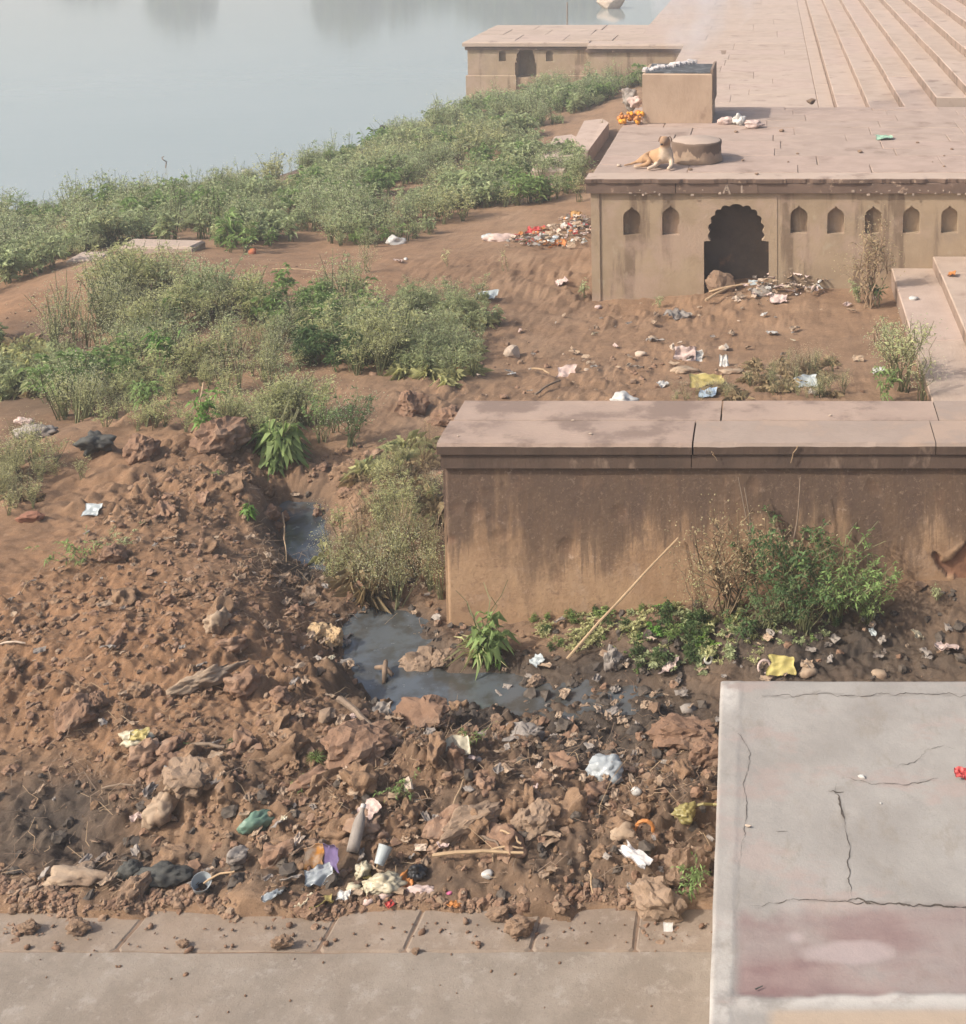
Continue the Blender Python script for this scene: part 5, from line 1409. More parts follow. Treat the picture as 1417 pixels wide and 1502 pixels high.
lump('white_chip', 'small white chip on the paving left of the dog', 'chip', 0, 0, (.07, .07, .055), RK3, 4, pos=Pp(908, 244), sink=.1, n=2)
PEB = ['at the foot of the round stub', 'right of the round stub', 'at the edge near the stub', 'between stub and green scrap', 'below the green scrap', 'right of the green scrap', 'near the right end, middle depth', 'closest to the front edge at right', 'behind the pinkish cloth', 'in front of the block corner', 'left below the green scrap', '', 'right end, upper of two', 'right end, lower of two']
for i, (u, v, s) in enumerate(((1013, 250, .08), (1090, 236, .06), (1110, 256, .06), (1156, 238, .04), (1262, 224, .09), (1346, 210, .06), (1396, 220, .06), (1385, 245, .05), (1147, 193, .1), (1080, 194, .07), (1170, 226, .05), (1190, 152, .22), (1385, 229, .04), (1368, 238, .03))):
    lump('pebble' if s < .2 else 'rubble_piece', 'dark pebble on the platform paving, ' + PEB[i] if s < .2 else 'broken stone piece lying where the terrace kerb meets the platform', 'pebble' if s < .2 else 'rubble', 0, 0, (s, s * .8, s * .55), RK1, i, 'rock', pos=at(u, v, PZ if s < .2 else TZ + .55), sink=.1, group='pebbles on the platform' if s < .2 else None)
# dirt in front of the platform
lump('boulder', 'rough brown boulder sitting in the mouth of the arch', 'boulder', 1060, 428, (.46, .36, .40), RK1, 12, 'rock', pos=Vector((atY(1060, 420, PYF + .02).x, PYF - .02, -.25)), n=3, rough=.3)
lump('stone', 'pale stone standing on the bare soil right of the weeds', 'stone', 752, 522, (.20, .15, .19), RK3, 14, 'rock', rz=.4)
lump('white_bundle', 'white rounded bag just behind the low wall coping', 'plastic bag', 912, 592, (.28, .2, .16), WHITE, 31)
sheet('paper_scrap', 'pale triangular paper scrap on the bare soil', 'scrap', 831, 552, .20, .18, PINKW, 33, .4, tilt=.6)
sheet('cloth_scrap', 'upright whitish rag in the middle of the bare soil', 'cloth', 1005, 528, .24, .22, PINKW, 34, .5, tilt=.9)
sheet('cloth_scrap', 'smaller rag leaning right of the upright whitish rag', 'cloth', 1020, 528, .15, .16, WHITE, 35, .5, tilt=.8)
lump('cloth_scrap', 'flat tan sack below the upright rag', 'cloth', 1003, 546, (.34, .2, .09), TANC, 36)
sheet('paper_scrap', 'narrow white paper sliver standing in the soil', 'scrap', 1062, 538, .10, .2, WHITE, 37, .4, tilt=1.0)
lump('cloth_scrap', 'flat brownish rag right of the paper sliver', 'cloth', 1073, 547, (.30, .16, .07), TANC, 38)
sheet('packet', 'crumpled yellow packet in the thin grass behind the wall', 'packet', 1036, 565, .32, .20, YEL, 39, .4)
sheet('packet', 'pale blue plastic scrap below the yellow packet', 'packet', 1038, 581, .16, .14, plastic('skyblue_plastic', (.40, .50, .60)), 40, .4)
sheet('plastic_scrap', 'greenish clear scrap in the yellowish grass patch', 'scrap', 1180, 566, .26, .18, CLEAR, 41, .4)
sheet('plastic_scrap', 'clear plastic scrap on the grey green weeds', 'scrap', 713, 438, .26, .2, CLEAR, 42, .4)
for i, (u, v, s, m, lab) in enumerate(((940, 522, .13, RK3, 'pale chip left of the upright rag'), (993, 468, .22, GREYC, 'flat grey rag close to the arch platform'), (957, 500, .14, TANC, 'small tan scrap upslope from the pale chip'), (1132, 492, .10, WHITE, 'white chip alone right of the rags'),
    (878, 452, .10, PINKW, 'pinkish chip near the platform corner'), (825, 418, .16, PINKW, 'pink scrap on the soil left of the platform corner'), (1060, 512, .1, RK3, 'light chip above the paper sliver'), (972, 568, .08, WHITE, 'tiny white chip near the coping'), (595, 381, .07, WHITE, 'white chip on the path below the white bag'), (584, 386, .1, PINKW, 'pinkish chip on the path below the white bag'),
    (1283, 440, .12, PINKW, 'pale rag at the foot of the steps'), (1290, 548, .12, WHITE, 'white scrap in the weeds by the lowest step'), (660, 535, .09, RED_, 'small red scrap in the low weeds'), (668, 547, .08, ORA, 'small orange scrap below the red one'), (108, 526, .26, PINKW, 'pale pink slab of rag at the left of the thicket'),
    (797, 285, .12, WHITE, 'white scrap on the weeds beside the apron slab'), (1340, 440, .12, WHITE, 'white scrap on the lowest step'), (1397, 405, .10, ORA, 'orange pink scrap on the second step'), (700, 438, .10, CLEAR, 'clear scrap beside the lone leafy stalk'), (875, 240, .1, RK3, 'chip on the soil beside the platform side'))):
    if lab.startswith('chip on the soil'): continue
    pos = None
    if 'step' in lab and 'on the' in lab: pos = at(u, v, .05 if 'lowest' in lab else .205)
    (sheet('scrap', lab, 'scrap', u, v, s * 1.3, s, m, 60 + i, .5, rz=i, tilt=.3, pos=pos) if i % 2 else lump('scrap', lab, 'scrap', u, v, (s * 1.2, s, s * .6), m, 60 + i, n=2, rz=i, pos=pos))
for i, (a_, b_, r, lab) in enumerate((((785, 584), (822, 566), .014, 'short brown stick behind the left part of the coping'), ((780, 545), (806, 556), .010, 'thin pale twig on the bare soil left of the triangular scrap'), ((400, 398), (470, 404), .008, 'long pale straw lying across the red path'))):
    stick('stick', lab, hit(*a_) + Vector((0, 0, .03)), hit(*b_) + Vector((0, 0, .05)), r, WOODD if i == 0 else WOODP)
# rubbish spreads: many scraps nobody could count, plus the larger pieces
SCR = [WHITE, PINKW, TANC, GREYC, RED_, CREAM, ORA, CLEAR, RK3, YEL, BLUEG]
def spread(name, label, pts, n, size, wts, seed, zup=.0, keepz=False):
    rs = np.random.RandomState(seed); Vs, Fs, Ms = [], [], []
    for i in range(n):
        u, v, ru, rv = pts[rs.randint(len(pts))]
        a, b = rs.normal(0, .5, 2)
        p = at(u + ru * a, v + rv * b, base_h(np.array([0.]), np.array([1.]))[0] * 0 - .25 if v < 470 else .1)
        z = gz(p.x, p.y) + zup * rs.rand() * math.exp(-(a * a + b * b))
        s = size * rs.uniform(.4, 1.4)
        if rs.rand() < .6: V, Fc = sheet_v(s * 1.4, s, rs.randint(9999), .5, 4)
        else: V, Fc = crump_v(rs.randint(9999), 1, .6); V = V * s * .5 * np.array([1, 1, .6])
        t = rs.uniform(-.7, .9); ct, st_ = math.cos(t), math.sin(t)
        V = V.copy(); V[:, 1], V[:, 2] = V[:, 1] * ct - V[:, 2] * st_, V[:, 1] * st_ + V[:, 2] * ct
        V = rotz(V, rs.uniform(0, 6.28)) + np.array([p.x, p.y, z + .01 - V[:, 2].min() * .6])
        k = sum(len(x) for x in Vs); Vs.append(V); Fs += [tuple(int(q_) + k for q_ in f) for f in Fc]
        mm = rs.choice(len(SCR), p=np.array(wts) / sum(wts)); Ms += [mm] * len(Fc)
    V = np.concatenate(Vs)
    o = link(name, np_mesh(name, V, Fs, SCR, False, Ms)); return tag(o, label, 'rubbish', kind='stuff')
spread('rubbish_spread', 'colourful scraps of red, white and brown rubbish against the left side of the platform', [(810, 350, 60, 18), (840, 335, 34, 18), (780, 352, 40, 10), (845, 318, 20, 12)], 300, .065, [2, 4, 6, 4, 2.4, 1.2, 1.4, 1, 2, .5, .5], 1, .12)
spread('rubbish_heap', 'pale heap of rags, shards and scraps right of the arch', [(1150, 425, 55, 16), (1160, 412, 36, 10), (1125, 438, 60, 10), (1180, 425, 40, 12)], 230, .060, [.9, 4, 9, 4, .1, .4, 0, .4, 4, .1, 0], 2, .20)
lump('carton', 'white box shaped scrap on the coloured rubbish spread', 'box', 828, 334, (.18, .14, .14), WHITE, 3, 'rock', planes=14, rough=.02)
sheet('red_cloth', 'red cloth scrap in the middle of the rubbish spread', 'cloth', 782, 344, .2, .2, RED_, 8, .5)
sheet('orange_cloth', 'orange cloth at the front of the rubbish spread', 'cloth', 820, 360, .2, .18, mat('rust_cloth', (.50, .20, .07), bump=.2), 9, .5)
sheet('brown_cloth', 'ochre cloth hanging at the top of the rubbish spread', 'cloth', 846, 325, .2, .3, mat('ochre_cloth', (.42, .24, .09), bump=.2), 10, .5, tilt=.9)
lump('plastic_bag', 'white knotted bag at the upper end of the rubbish heap by the arch', 'plastic bag', 1158, 408, (.22, .18, .16), WHITE, 44)
sheet('cloth_scrap', 'pale grey shard like rag on the heap by the arch', 'cloth', 1118, 432, .28, .16, GREYC, 45, .4)
sheet('cloth_scrap', 'pink square rag at the front of the heap by the arch', 'cloth', 1142, 442, .20, .18, PINKW, 46, .3)
for i, (a_, b_) in enumerate((((1035, 448), (1075, 432)), ((1040, 436), (1100, 428)), ((1150, 408), (1205, 410)), ((1190, 436), (1215, 414)))):
    p, q = hit(*a_), hit(*b_); p.z += .06; q.z += .10
    stick('stick', ('long splintered stick sticking out of the heap towards the arch', 'flat board strip lying below the boulder in the arch', 'reddish stick along the back of the heap', 'slanting stick at the right end of the heap')[i], p, q, .02, (WOODP, WOODP, RK1, WOODD)[i])
# ---------------------------------------------------------------- loose clods and stones (too many to count)
rs = np.random.RandomState(77)
def scatter(name, label, cat, n, test, smin, smax, mats, wts, seed, bounds, lod=1, power=2.2, sink=.3, flat=.75):
    rs = np.random.RandomState(seed)
    xs_ = rs.uniform(bounds[0], bounds[1], n * 8); ys_ = rs.uniform(bounds[2], bounds[3], n * 8)
    zb = base_h(xs_, ys_); u, v = proj(xs_, ys_, zb)
    pr = test(u, v, xs_, ys_)
    k = np.nonzero(rs.rand(len(xs_)) < pr)[0][:n]
    xs_, ys_ = xs_[k], ys_[k]; zs = height(xs_, ys_)
    if seed != 99:
        ok = zs > PUD_Z - .02; xs_, ys_, zs = xs_[ok], ys_[ok], zs[ok]
    protos = [rock_v(i, lod, 8, .5) for i in range(14)]; big = [rock_v(i, lod + 1, 8, .5) for i in range(14)]
    n = len(xs_)
    Vs, Fs, Ms = [], [], []; kk = 0
    for i in range(n):
        s = smin + (smax - smin) * rs.rand() ** power
        V, Fc = (big if s > .03 else protos)[rs.randint(14)]
        sc = s * .5 * rs.uniform(.65, 1.3, 3) * np.array([1, 1, flat])
        W_ = rotz(V * sc, rs.uniform(0, 6.28)); W_ += np.array([xs_[i], ys_[i], zs[i] + s * (.5 - sink) * .5])
        Vs.append(W_); Fs.append(np.array(Fc) + kk); kk += len(V)
        Ms.append(np.full(len(Fc), rs.choice(len(mats), p=np.array(wts) / sum(wts))))
    o = link(name, np_mesh(name, np.concatenate(Vs), np.concatenate(Fs), mats, False, np.concatenate(Ms)))
    return tag(o, label, cat, kind='stuff')
MUD = mat('wet_clod', (.062, .050, .041), (.10, .08, .062), 9, rough=.7, bump=.6, bs=40)
_ = 0
def t_clod(u, v, x, y):
    m = blobs(u, v, [(250, 960, 420, 230, .55), (600, 1170, 540, 140, .9), (330, 690, 280, 100, .6), (900, 1260, 180, 100, .9), (520, 700, 90, 70, .8), (640, 600, 90, 30, .6), (480, 1300, 700, 40, .8)])
    w_ = blobs(u, v, WET)
    return np.clip(m * (.12 + 1.2 * np.clip(fbm(x * 1.5, y * 1.5, 4, 4) + .12, 0, 1)) * (1 - .85 * w_), 0, 1)
scatter('dry_clods', 'loose reddish brown clods of dug soil lying all over the mounds', 'soil clods', 12500, t_clod, .008, .065, [SOIL, CLODM, RK1, RK2], [5, 4, 1, .4], 31, (-5, .3, 6.2, 11.6), 1, 3.0)
scatter('fine_crumbs', 'fine soil crumbs and grit along the edge of the paved walk', 'soil crumbs', 3600, lambda u, v, x, y: np.exp(-((v - 1335 - 12 * np.sin(u * .02) - 10 * np.sin(u * .057)) / 16) ** 2) * .9, .008, .055, [CLODM, RK1, RK2], [6, 3, 1], 32, (-4.2, .05, 5.95, 6.6), 1, 3.2, .2)
scatter('wet_clods', 'dark wet lumps of mud along the drain', 'mud lumps', 1500, lambda u, v, x, y: blobs(u, v, WET) * np.clip(fbm(x * 1.5, y * 1.5, 4, 4) + .3, 0, 1), .015, .10, [MUD, RK1, CLODM], [7, 1, 1], 33, (-6, 1.3, 6.2, 11.4), 1, 2.6)
scatter('soil_bits', 'small bits of soil and stone scattered on the bare ground behind the wall', 'soil bits', 1600, lambda u, v, x, y: blobs(u, v, [(950, 490, 330, 90, .8), (450, 400, 260, 40, .25), (60, 450, 100, 50, .5), (700, 560, 100, 40, .5)]) * np.clip(fbm(x * 2, y * 2, 6, 4) + .35, 0, 1), .015, .085, [CLODM, RK1, RK2, RK3], [6, 3, 2, .5], 34, (-9, 2, 9.9, 18.5), 1, 3.0)
_r = rock_v
def rock_v(seed, n=2, planes=9, rough=.12): return crumble_v(seed + 40, 3) if planes == 8 and n == 3 else _r(seed, n, planes, rough)
scatter('large_clods', 'big irregular clods of dug soil standing out of the mounds', 'soil clods', 150, lambda u, v, x, y: blobs(u, v, [(250, 980, 380, 170, .28), (600, 1170, 500, 130, 1), (330, 700, 260, 90, .7), (900, 1250, 160, 90, 1), (640, 610, 60, 30, 1)]) * (1 - .9 * blobs(u, v, WET[:12])), .07, .21, [SOIL, CLODM], [3, 2], 36, (-4.6, .2, 6.35, 11.4), 3, 1.6, .42, .8)
rock_v = _r
# crumbs that rolled onto the paved walk
rs = np.random.RandomState(12); Vs, Fs = [], []; kk = 0
for i in range(170):
    u = rs.choice([40, 130, 300, 420, 560, 640, 760, 800, 980]) + rs.normal(0, 45); v = 1352 + abs(rs.normal(0, 26)) + (rs.uniform(0, 130) if rs.rand() < .12 else 0)
    p = at(u, v, .108); s = rs.uniform(.004, .011) if rs.rand() < .93 else rs.uniform(.012, .024)
    V, Fc = rock_v(i % 14, 1, 7, .3); W_ = rotz(V * s * rs.uniform(.6, 1.3, 3) * [1, 1, .6], i) + np.array([p.x, p.y, .106 + s * .25])
    Vs.append(W_); Fs.append(np.array(Fc) + kk); kk += len(V)
tag(link('walk_crumbs', np_mesh('walk_crumbs', np.concatenate(Vs), np.concatenate(Fs), CLODM, True)), 'tiny soil crumbs rolled onto the paved walk', 'soil crumbs', kind='stuff')
# straw, rootlets and torn plastic worked into the soil
def fibres(name, label, n, test, bounds, mats, seed, lmin, lmax, r):
    rs = np.random.RandomState(seed)
    xs_ = rs.uniform(bounds[0], bounds[1], n * 8); ys_ = rs.uniform(bounds[2], bounds[3], n * 8)
    u, v = proj(xs_, ys_, base_h(xs_, ys_)); k = np.nonzero(rs.rand(len(xs_)) < test(u, v, xs_, ys_))[0][:n]
    xs_, ys_ = xs_[k], ys_[k]; zs = height(xs_, ys_); n = len(xs_)
    an = rs.uniform(0, 6.28, n); L_ = lmin + (lmax - lmin) * rs.rand(n) ** 2.5
    D = np.stack([np.cos(an), np.sin(an), rs.normal(.05, .3, n)], 1)
    t = np.linspace(0, 1, 4)
    base_p = np.stack([xs_, ys_, zs + .012], 1)
    paths = base_p[:, None] + D[:, None] * (L_[:, None] * t[None])[:, :, None]
    paths[:, 1:] += rs.normal(0, 1, (n, 3, 3)) * L_[:, None, None] * .12
    V, Fc = stems(paths, r, r * .6)
    mi = np.tile(np.repeat(rs.randint(0, len(mats), n), 3), 6)
    o = link(name, np_mesh(name, V, Fc, mats, False, mi)); return tag(o, label, 'straw', kind='stuff')
DIG = [(300, 960, 400, 230, .5), (620, 1150, 540, 150, 1), (330, 690, 280, 100, .6), (900, 1250, 180, 120, 1), (480, 1290, 600, 50, .9), (400, 820, 120, 60, 1), (950, 1050, 150, 70, .6)]
fibres('dry_stalks', 'dry straw, roots and thin stalks mixed into the dug soil', 3400, lambda u, v, x, y: blobs(u, v, DIG) * np.clip(fbm(x * 1.4, y * 1.4, 44, 4) + .22, 0, 1), (-5, .3, 6.2, 11), [WOODP, WOODD, RK2, RK1], 51, .03, .22, .0024)
def scrapmass(name, label, n, test, bounds, size, wts, seed):
    rs = np.random.RandomState(seed)
    xs_ = rs.uniform(bounds[0], bounds[1], n * 12); ys_ = rs.uniform(bounds[2], bounds[3], n * 12)
    u, v = proj(xs_, ys_, base_h(xs_, ys_)); k = np.nonzero(rs.rand(len(xs_)) < test(u, v, xs_, ys_))[0][:n]
    xs_, ys_ = xs_[k], ys_[k]; zs = height(xs_, ys_)
    Vs, Fs, Ms = [], [], []; kk = 0
    for i in range(len(xs_)):
        s = size * rs.uniform(.3, 1.3)
        V, Fc = sheet_v(s * rs.uniform(1, 2.2), s, rs.randint(9999), .7, 5)
        t = rs.uniform(-.6, .8); ct, st_ = math.cos(t), math.sin(t)
        V = V.copy(); V[:, 1], V[:, 2] = V[:, 1] * ct - V[:, 2] * st_, V[:, 1] * st_ + V[:, 2] * ct
        V = rotz(V, rs.uniform(0, 6.28)) + np.array([xs_[i], ys_[i], zs[i] + .006])
        Vs.append(V); Fs += [tuple(int(q_) + kk for q_ in f) for f in Fc]; kk += len(V)
        Ms += [rs.choice(len(SCR), p=np.array(wts) / sum(wts))] * len(Fc)
    o = link(name, np_mesh(name, np.concatenate(Vs), Fs, SCR, False, Ms)); return tag(o, label, 'litter', kind='stuff')
scrapmass('muddy_rags', 'muddy scraps of rag and plastic half buried in the dug soil', 420, lambda u, v, x, y: blobs(u, v, DIG) * np.clip(fbm(x * 1.2, y * 1.2, 46, 4) + .2, 0, 1), (-5, .3, 6.2, 11), .036, [.04, .2, 8, 4, 0, .08, 0, .05, .5, 0, 0], 61)
scrapmass('scattered_scraps', 'pale scraps scattered over the bare soil behind the low wall', 75, lambda u, v, x, y: blobs(u, v, [(960, 500, 260, 80, .6)]) * .7, (-3.5, 1.5, 11, 18), .055, [.3, 1.0, 6, 3, .05, .1, 0, .1, 1.2, 0, 0], 62)
scrapmass('drain_scraps', 'muddy leaves and scraps on the black mud in front of the wall', 55, lambda u, v, x, y: blobs(u, v, [(1150, 955, 300, 60, .9), (900, 1010, 150, 60, .6)]) * .7, (-2.2, 1.3, 6.9, 9), .042, [.05, .3, 6, 6, 0, .05, 0, .1, .4, 0, 0], 63)

# ---------------------------------------------------------------- stones one can pick out on the near mud
for i, (u, v, s, m, lab) in enumerate((
    (617, 982, (.25, .18, .16), RK2, 'rounded brown stone standing in the drain puddle'), (652, 972, (.14, .13, .11), RK2, 'smaller tan stone at the wall corner beside the puddle stone'),
    (468, 934, (.14, .13, .12), mat('rock_yellow', (.52, .37, .21), (.42, .29, .16), 8, bump=.4), 'yellowish stone at the puddle rim, left of a pair'), (489, 940, (.17, .11, .11), MATS['rock_yellow'], 'yellowish stone at the puddle rim, right of a pair'),
    (458, 878, (.13, .11, .11), RK2, 'tan stone at the lower end of the upper drain'), (428, 858, (.10, .10, .09), RK1, 'brown stone left of the upper drain end'),
    (785, 1005, (.11, .08, .07), RK2, 'small tan stone in the dark water before the wall'), (897, 978, (.08, .12, .19), GREYC, 'upright grey stone on the bank below the leaning stick'),
    (962, 1335, (.25, .18, .17), RK2, 'squared tan block near the corner of the concrete platform'), (1000, 1285, (.24, .22, .19), RK1, 'brown block behind the squared tan block'),
    (695, 1212, (.32, .15, .13), RK2, 'long flat tan stone in the middle of the near clods'), (790, 1214, (.21, .15, .13), RK2, 'tan stone right of the long flat one'), (770, 1212, (.14, .13, .11), RK2, 'small tan stone wedged between two larger ones'),
    (620, 1063, (.30, .22, .19), CLODM, 'large brown clod at the lower rim of the puddle'), (520, 1108, (.34, .28, .2), CLODM, 'big rounded clod in the centre of the dug soil'), (325, 650, (.42, .36, .30), CLODM, 'big rounded clod in front of the thicket'),
    (210, 668, (.26, .22, .24), CLODM, 'upright clod below the thicket front'), (275, 1148, (.27, .18, .13), RK2, 'tan lump above the brown sack'), (1000, 1085, (.32, .20, .17), CLODM, 'reddish lump on black mud beside the concrete platform'), (1040, 1120, (.22, .18, .17), CLODM, 'layered brown lump touching the concrete platform'),
    (110, 1060, (.22, .19, .18), CLODM, 'round clod at the foot of the red mound'), (140, 1040, (.13, .11, .11), CLODM, 'small clod right of the round clod at the mound foot'), (165, 822, (.18, .15, .12), CLODM, 'clod beside the flat weed on the mound'),
    (455, 1335, (.12, .10, .09), CLODM, 'clod at the paving edge below the yellow scrap'), (200, 1315, (.16, .12, .12), RK1, 'brown stone by the dark sheet at the paving edge'), (1270, 1040, (.05, .05, .05), RK1, ''),
    (600, 602, (.30, .26, .26), CLODM, 'dug clod at the top of the drain bank'), (660, 622, (.30, .26, .2), CLODM, 'clod behind the left end of the low wall'))):
    if lab: lump('clod' if m is CLODM else 'stone', lab, 'clod' if m is CLODM else 'stone', u, v, s, m, 200 + i, 'crumble', rz=i * .7, sink=.36)
for i, (u, v, s, lab) in enumerate(((42, 1366, .070, 'clod on the paved walk at the left edge'), (116, 1366, .085, 'flattish clod on the paved walk near the slanted joint'), (268, 1388, .045, 'tiny clod on the long paving stone'), (414, 1390, .075, 'broken cup shaped clod on the paved walk'), (764, 1370, .105, 'largest clod lying on the paved walk'), (732, 1346, .09, 'clod at the soil edge beside the largest one'), (610, 1398, .03, 'crumb on the joint line of the paved walk'))):
    lump('clod', lab, 'clod', 0, 0, (s * 1.15, s * .8, s * .75), RK1, 300 + i, 'crumble', pos=at(u, v, .103), sink=.1)

# ---------------------------------------------------------------- litter on the near mud
lump('plastic_bag', 'torn white and yellow plastic on the front of the red mound', 'plastic bag', 200, 1095, (.16, .12, .10), CREAM, 71, amt=1.3)
sheet('plastic_scrap', 'yellow torn strip on the white plastic on the red mound', 'scrap', 205, 1100, .09, .07, YEL, 72, .5, lift=.07)
lump('plastic_bag', 'blue grey plastic bag bulging out of the mud near the concrete platform', 'plastic bag', 889, 1143, (.25, .18, .17), BLUEG, 73, amt=.75, sink=.2)
lump('foam_piece', 'small white foam lump below the blue grey bag', 'foam', 934, 1166, (.075, .06, .06), WHITE, 74, n=2)
lump('plastic_knot', 'mustard plastic strip knotted beside the concrete platform', 'plastic strip', 1005, 1205, (.12, .09, .09), OLY, 75, amt=1.3)
p = hit(1015, 1200); pts = [p + Vector(q_) for q_ in ((0, 0, .06), (.06, .0, .075), (.11, .03, .05), (.16, .0, .07), (.15, -.05, .03), (.19, -.06, .02))]
V, Fc = tube(pts, [.010, .008, .008, .007, .008, .006], 5); tag(obj('plastic_strip', V, Fc, OLY, loc=p), 'looping mustard plastic tail right of the knotted strip', 'plastic strip')
p = hit(945, 1226); pts = [p + Vector((.045 * math.cos(t), .02, .02 + .045 * math.sin(t))) for t in np.linspace(-.3, 3.3, 8)] + [p + Vector((-.10, .02, .03))]
V, Fc = tube(pts, [.010] * 7 + [.008, .005], 6); tag(obj('peel', V, Fc, ORA, loc=p), 'curled orange peel on the mud', 'peel')
lump('cloth_scrap', 'beige rag left of the curled orange peel', 'cloth', 914, 1232, (.17, .10, .10), TANC, 78)
sheet('foil_wrapper', 'silvery pink twisted foil wrapper above the squared block', 'wrapper', 934, 1278, .20, .06, SILV, 79, .7, rz=-.75, tilt=.3, lift=.05)
sheet('white_chip', 'small square white chip at the paving edge by the concrete platform', 'chip', 980, 1372, .045, .055, WHITE, 80, .1, tilt=.9, lift=.03)
sheet('plastic_piece', 'cream square plastic piece on the clods below the puddle', 'plastic piece', 672, 1110, .13, .11, CREAM, 81, .15, tilt=.6, rz=.3, lift=.05)
lump('cloth_scrap', 'crumpled green cloth on the clods', 'cloth', 376, 1218, (.21, .12, .14), GRN, 82, rz=.7, amt=.6)
lump('plastic_pouch', 'small grey pouch below the crumpled green cloth', 'pouch', 348, 1262, (.10, .13, .08), GREYC, 83, rz=-.6)
lump('sack', 'flat tan sack at the left by the paving edge', 'sack', 108, 1292, (.30, .18, .07), TANC, 84, amt=1.0)
lump('sack', 'torn brown sack hanging over the dark mud at left', 'sack', 236, 1205, (.20, .20, .20), TANC, 85, amt=.6)
lump('dark_sheet', 'dark greenish plastic sheet by the pale cup', 'plastic sheet', 238, 1290, (.28, .18, .10), DARKC, 86, amt=.7)
lump('dark_sheet', 'dark torn shoe like scrap right of the flat tan sack', 'scrap', 190, 1284, (.15, .12, .10), DARKC, 87, amt=.7)
def cup(name, label, u, v, r, h, m, tilt=(0, 0), dz=0, pos=None):
    p = pos if pos is not None else hit(u, v)
    V, Fc = lathe([(r * .68, 0), (r, h), (r * 1.06, h + .003), (r * .95, h - .003), (r * .62, .006), (.0005, .006)], 18)
    me = np_mesh(name, V, Fc, m, True)
    o = link(name, me, None, (p.x, p.y, p.z + dz)); o.rotation_euler = (tilt[0], tilt[1], 0)
    return tag(o, label, 'cup')
cup('plastic_cup', 'pale bluish plastic cup upside down by the dark sheet', 294, 1308, .045, .07, BLUEG, (.4, .3), .01)
cup('plastic_cup', 'clear plastic cup standing in the cream scraps pile', 556, 1285, .036, .08, CLEAR, (-.75, .35), .05)
V, Fc = sheet_v(.10, .13, 91, .3, 8, 0)
e = empty('packet', hit(472, 1283), 'orange and purple printed packet standing in the litter', 'packet')
for nme, m, dx, a in (('front_panel', mat('packet_orange', (.72, .30, .05), (.80, .62, .45), 14, rough=.4, bump=0), -.035, .35), ('side_panel', PUR, .055, -.45)):
    W_ = V * np.array([.95, 1, 1]); W_ = np.stack([W_[:, 0], -W_[:, 2] * .6, W_[:, 1] + .075], 1); W_ = rotz(W_, a); W_[:, 0] += dx
    link(nme, np_mesh(nme, W_, Fc, m, True), e)
sheet('paper_scrap', 'grey folded paper below the orange packet', 'scrap', 466, 1295, .13, .09, BLUEG, 92, .5, rz=.5, tilt=.5, lift=.03)
lump('cream_scraps', 'cream crumpled plastic heap around the clear cup', 'plastic', 560, 1308, (.20, .12, .10), CREAM, 93, amt=1.3)
lump('plastic_bag', 'creamy white bag piece left of the clear cup', 'plastic bag', 532, 1288, (.09, .08, .09), CREAM, 94, amt=.8)
for i, (u, v, s, m, lab) in enumerate(((518, 1305, .09, CREAM, 'cream strip at the left of the litter heap'), (590, 1300, .10, ORA, 'pale orange scrap right of the cream heap'), (538, 1292, .05, YEL, 'bright yellow scrap in the cream heap'), (566, 1318, .10, PINKW, 'pinkish rag at the front of the litter heap'),
    (470, 1332, .10, YEL, 'yellow scrap at the paving edge'), (447, 1330, .08, CREAM, 'pale scrap left of the yellow one at the paving edge'), (540, 1325, .07, PINKW, 'small pale rag below the cream heap'), (505, 1320, .06, WHITE, 'little white scrap left of the pinkish rag'), (572, 1334, .04, RED_, 'tiny red scrap at the paving edge'), (660, 1312, .04, mat('pink_scrap', (.55, .14, .25), bump=0), 'tiny pink strip below the long sticks'),
    (668, 1334, .06, ORA, 'orange scrap at the paving edge below the sticks'), (400, 1325, .09, BLUEG, 'pale frayed scrap by the paving edge'), (715, 1285, .08, WHITE, 'white wrapper below the long sticks'), (545, 1195, .12, PINKW, 'pale torn tip above the fallen bottle'), (560, 1045, .10, GREYC, 'grey flat scrap floating at the puddle edge'), (1010, 1045, .13, GREYC, 'grey torn scrap on the black mud by the concrete platform corner'),
    (1345, 936, .08, CREAM, 'yellow leaf on the black mud'), (1388, 958, .14, PINKW, 'pale rag on the black mud at the right edge'), (1185, 990, .16, TANC, 'tan rag right of the yellow packet'), (985, 985, .12, PINKW, 'pale leaf litter between creeper and black mud'), (790, 975, .10, CLEAR, 'pale strip lying in the dark water by the wall'), (1290, 992, .13, TANC, 'tan rag behind the far edge of the concrete platform'))):
    (sheet if i % 3 else (lambda n, l, c, u, v, a, b, m, sd, f, **k: lump(n, l, c, u, v, (a, b, b * .6), m, sd, n=2)))('scrap', lab, 'scrap', u, v, s * 1.0, s * .8, m, 400 + i, .5, rz=i * .9, tilt=.4)
lump('plastic_bag', 'shiny black plastic bag beside the cream heap', 'plastic bag', 612, 1288, (.11, .09, .09), BLK_, 95, amt=.9)
lump('cloth_scrap', 'dirty white cloth strip below the black bag', 'cloth', 615, 1312, (.17, .07, .05), PINKW, 96, amt=.9)
sheet('packet', 'crumpled yellow packet on the mud behind the concrete platform', 'packet', 1146, 988, .17, .12, mat('dull_yellow', (.42, .36, .12), (.34, .28, .10), 10, rough=.5, bump=.2), 97, .3, tilt=.7, lift=.05)
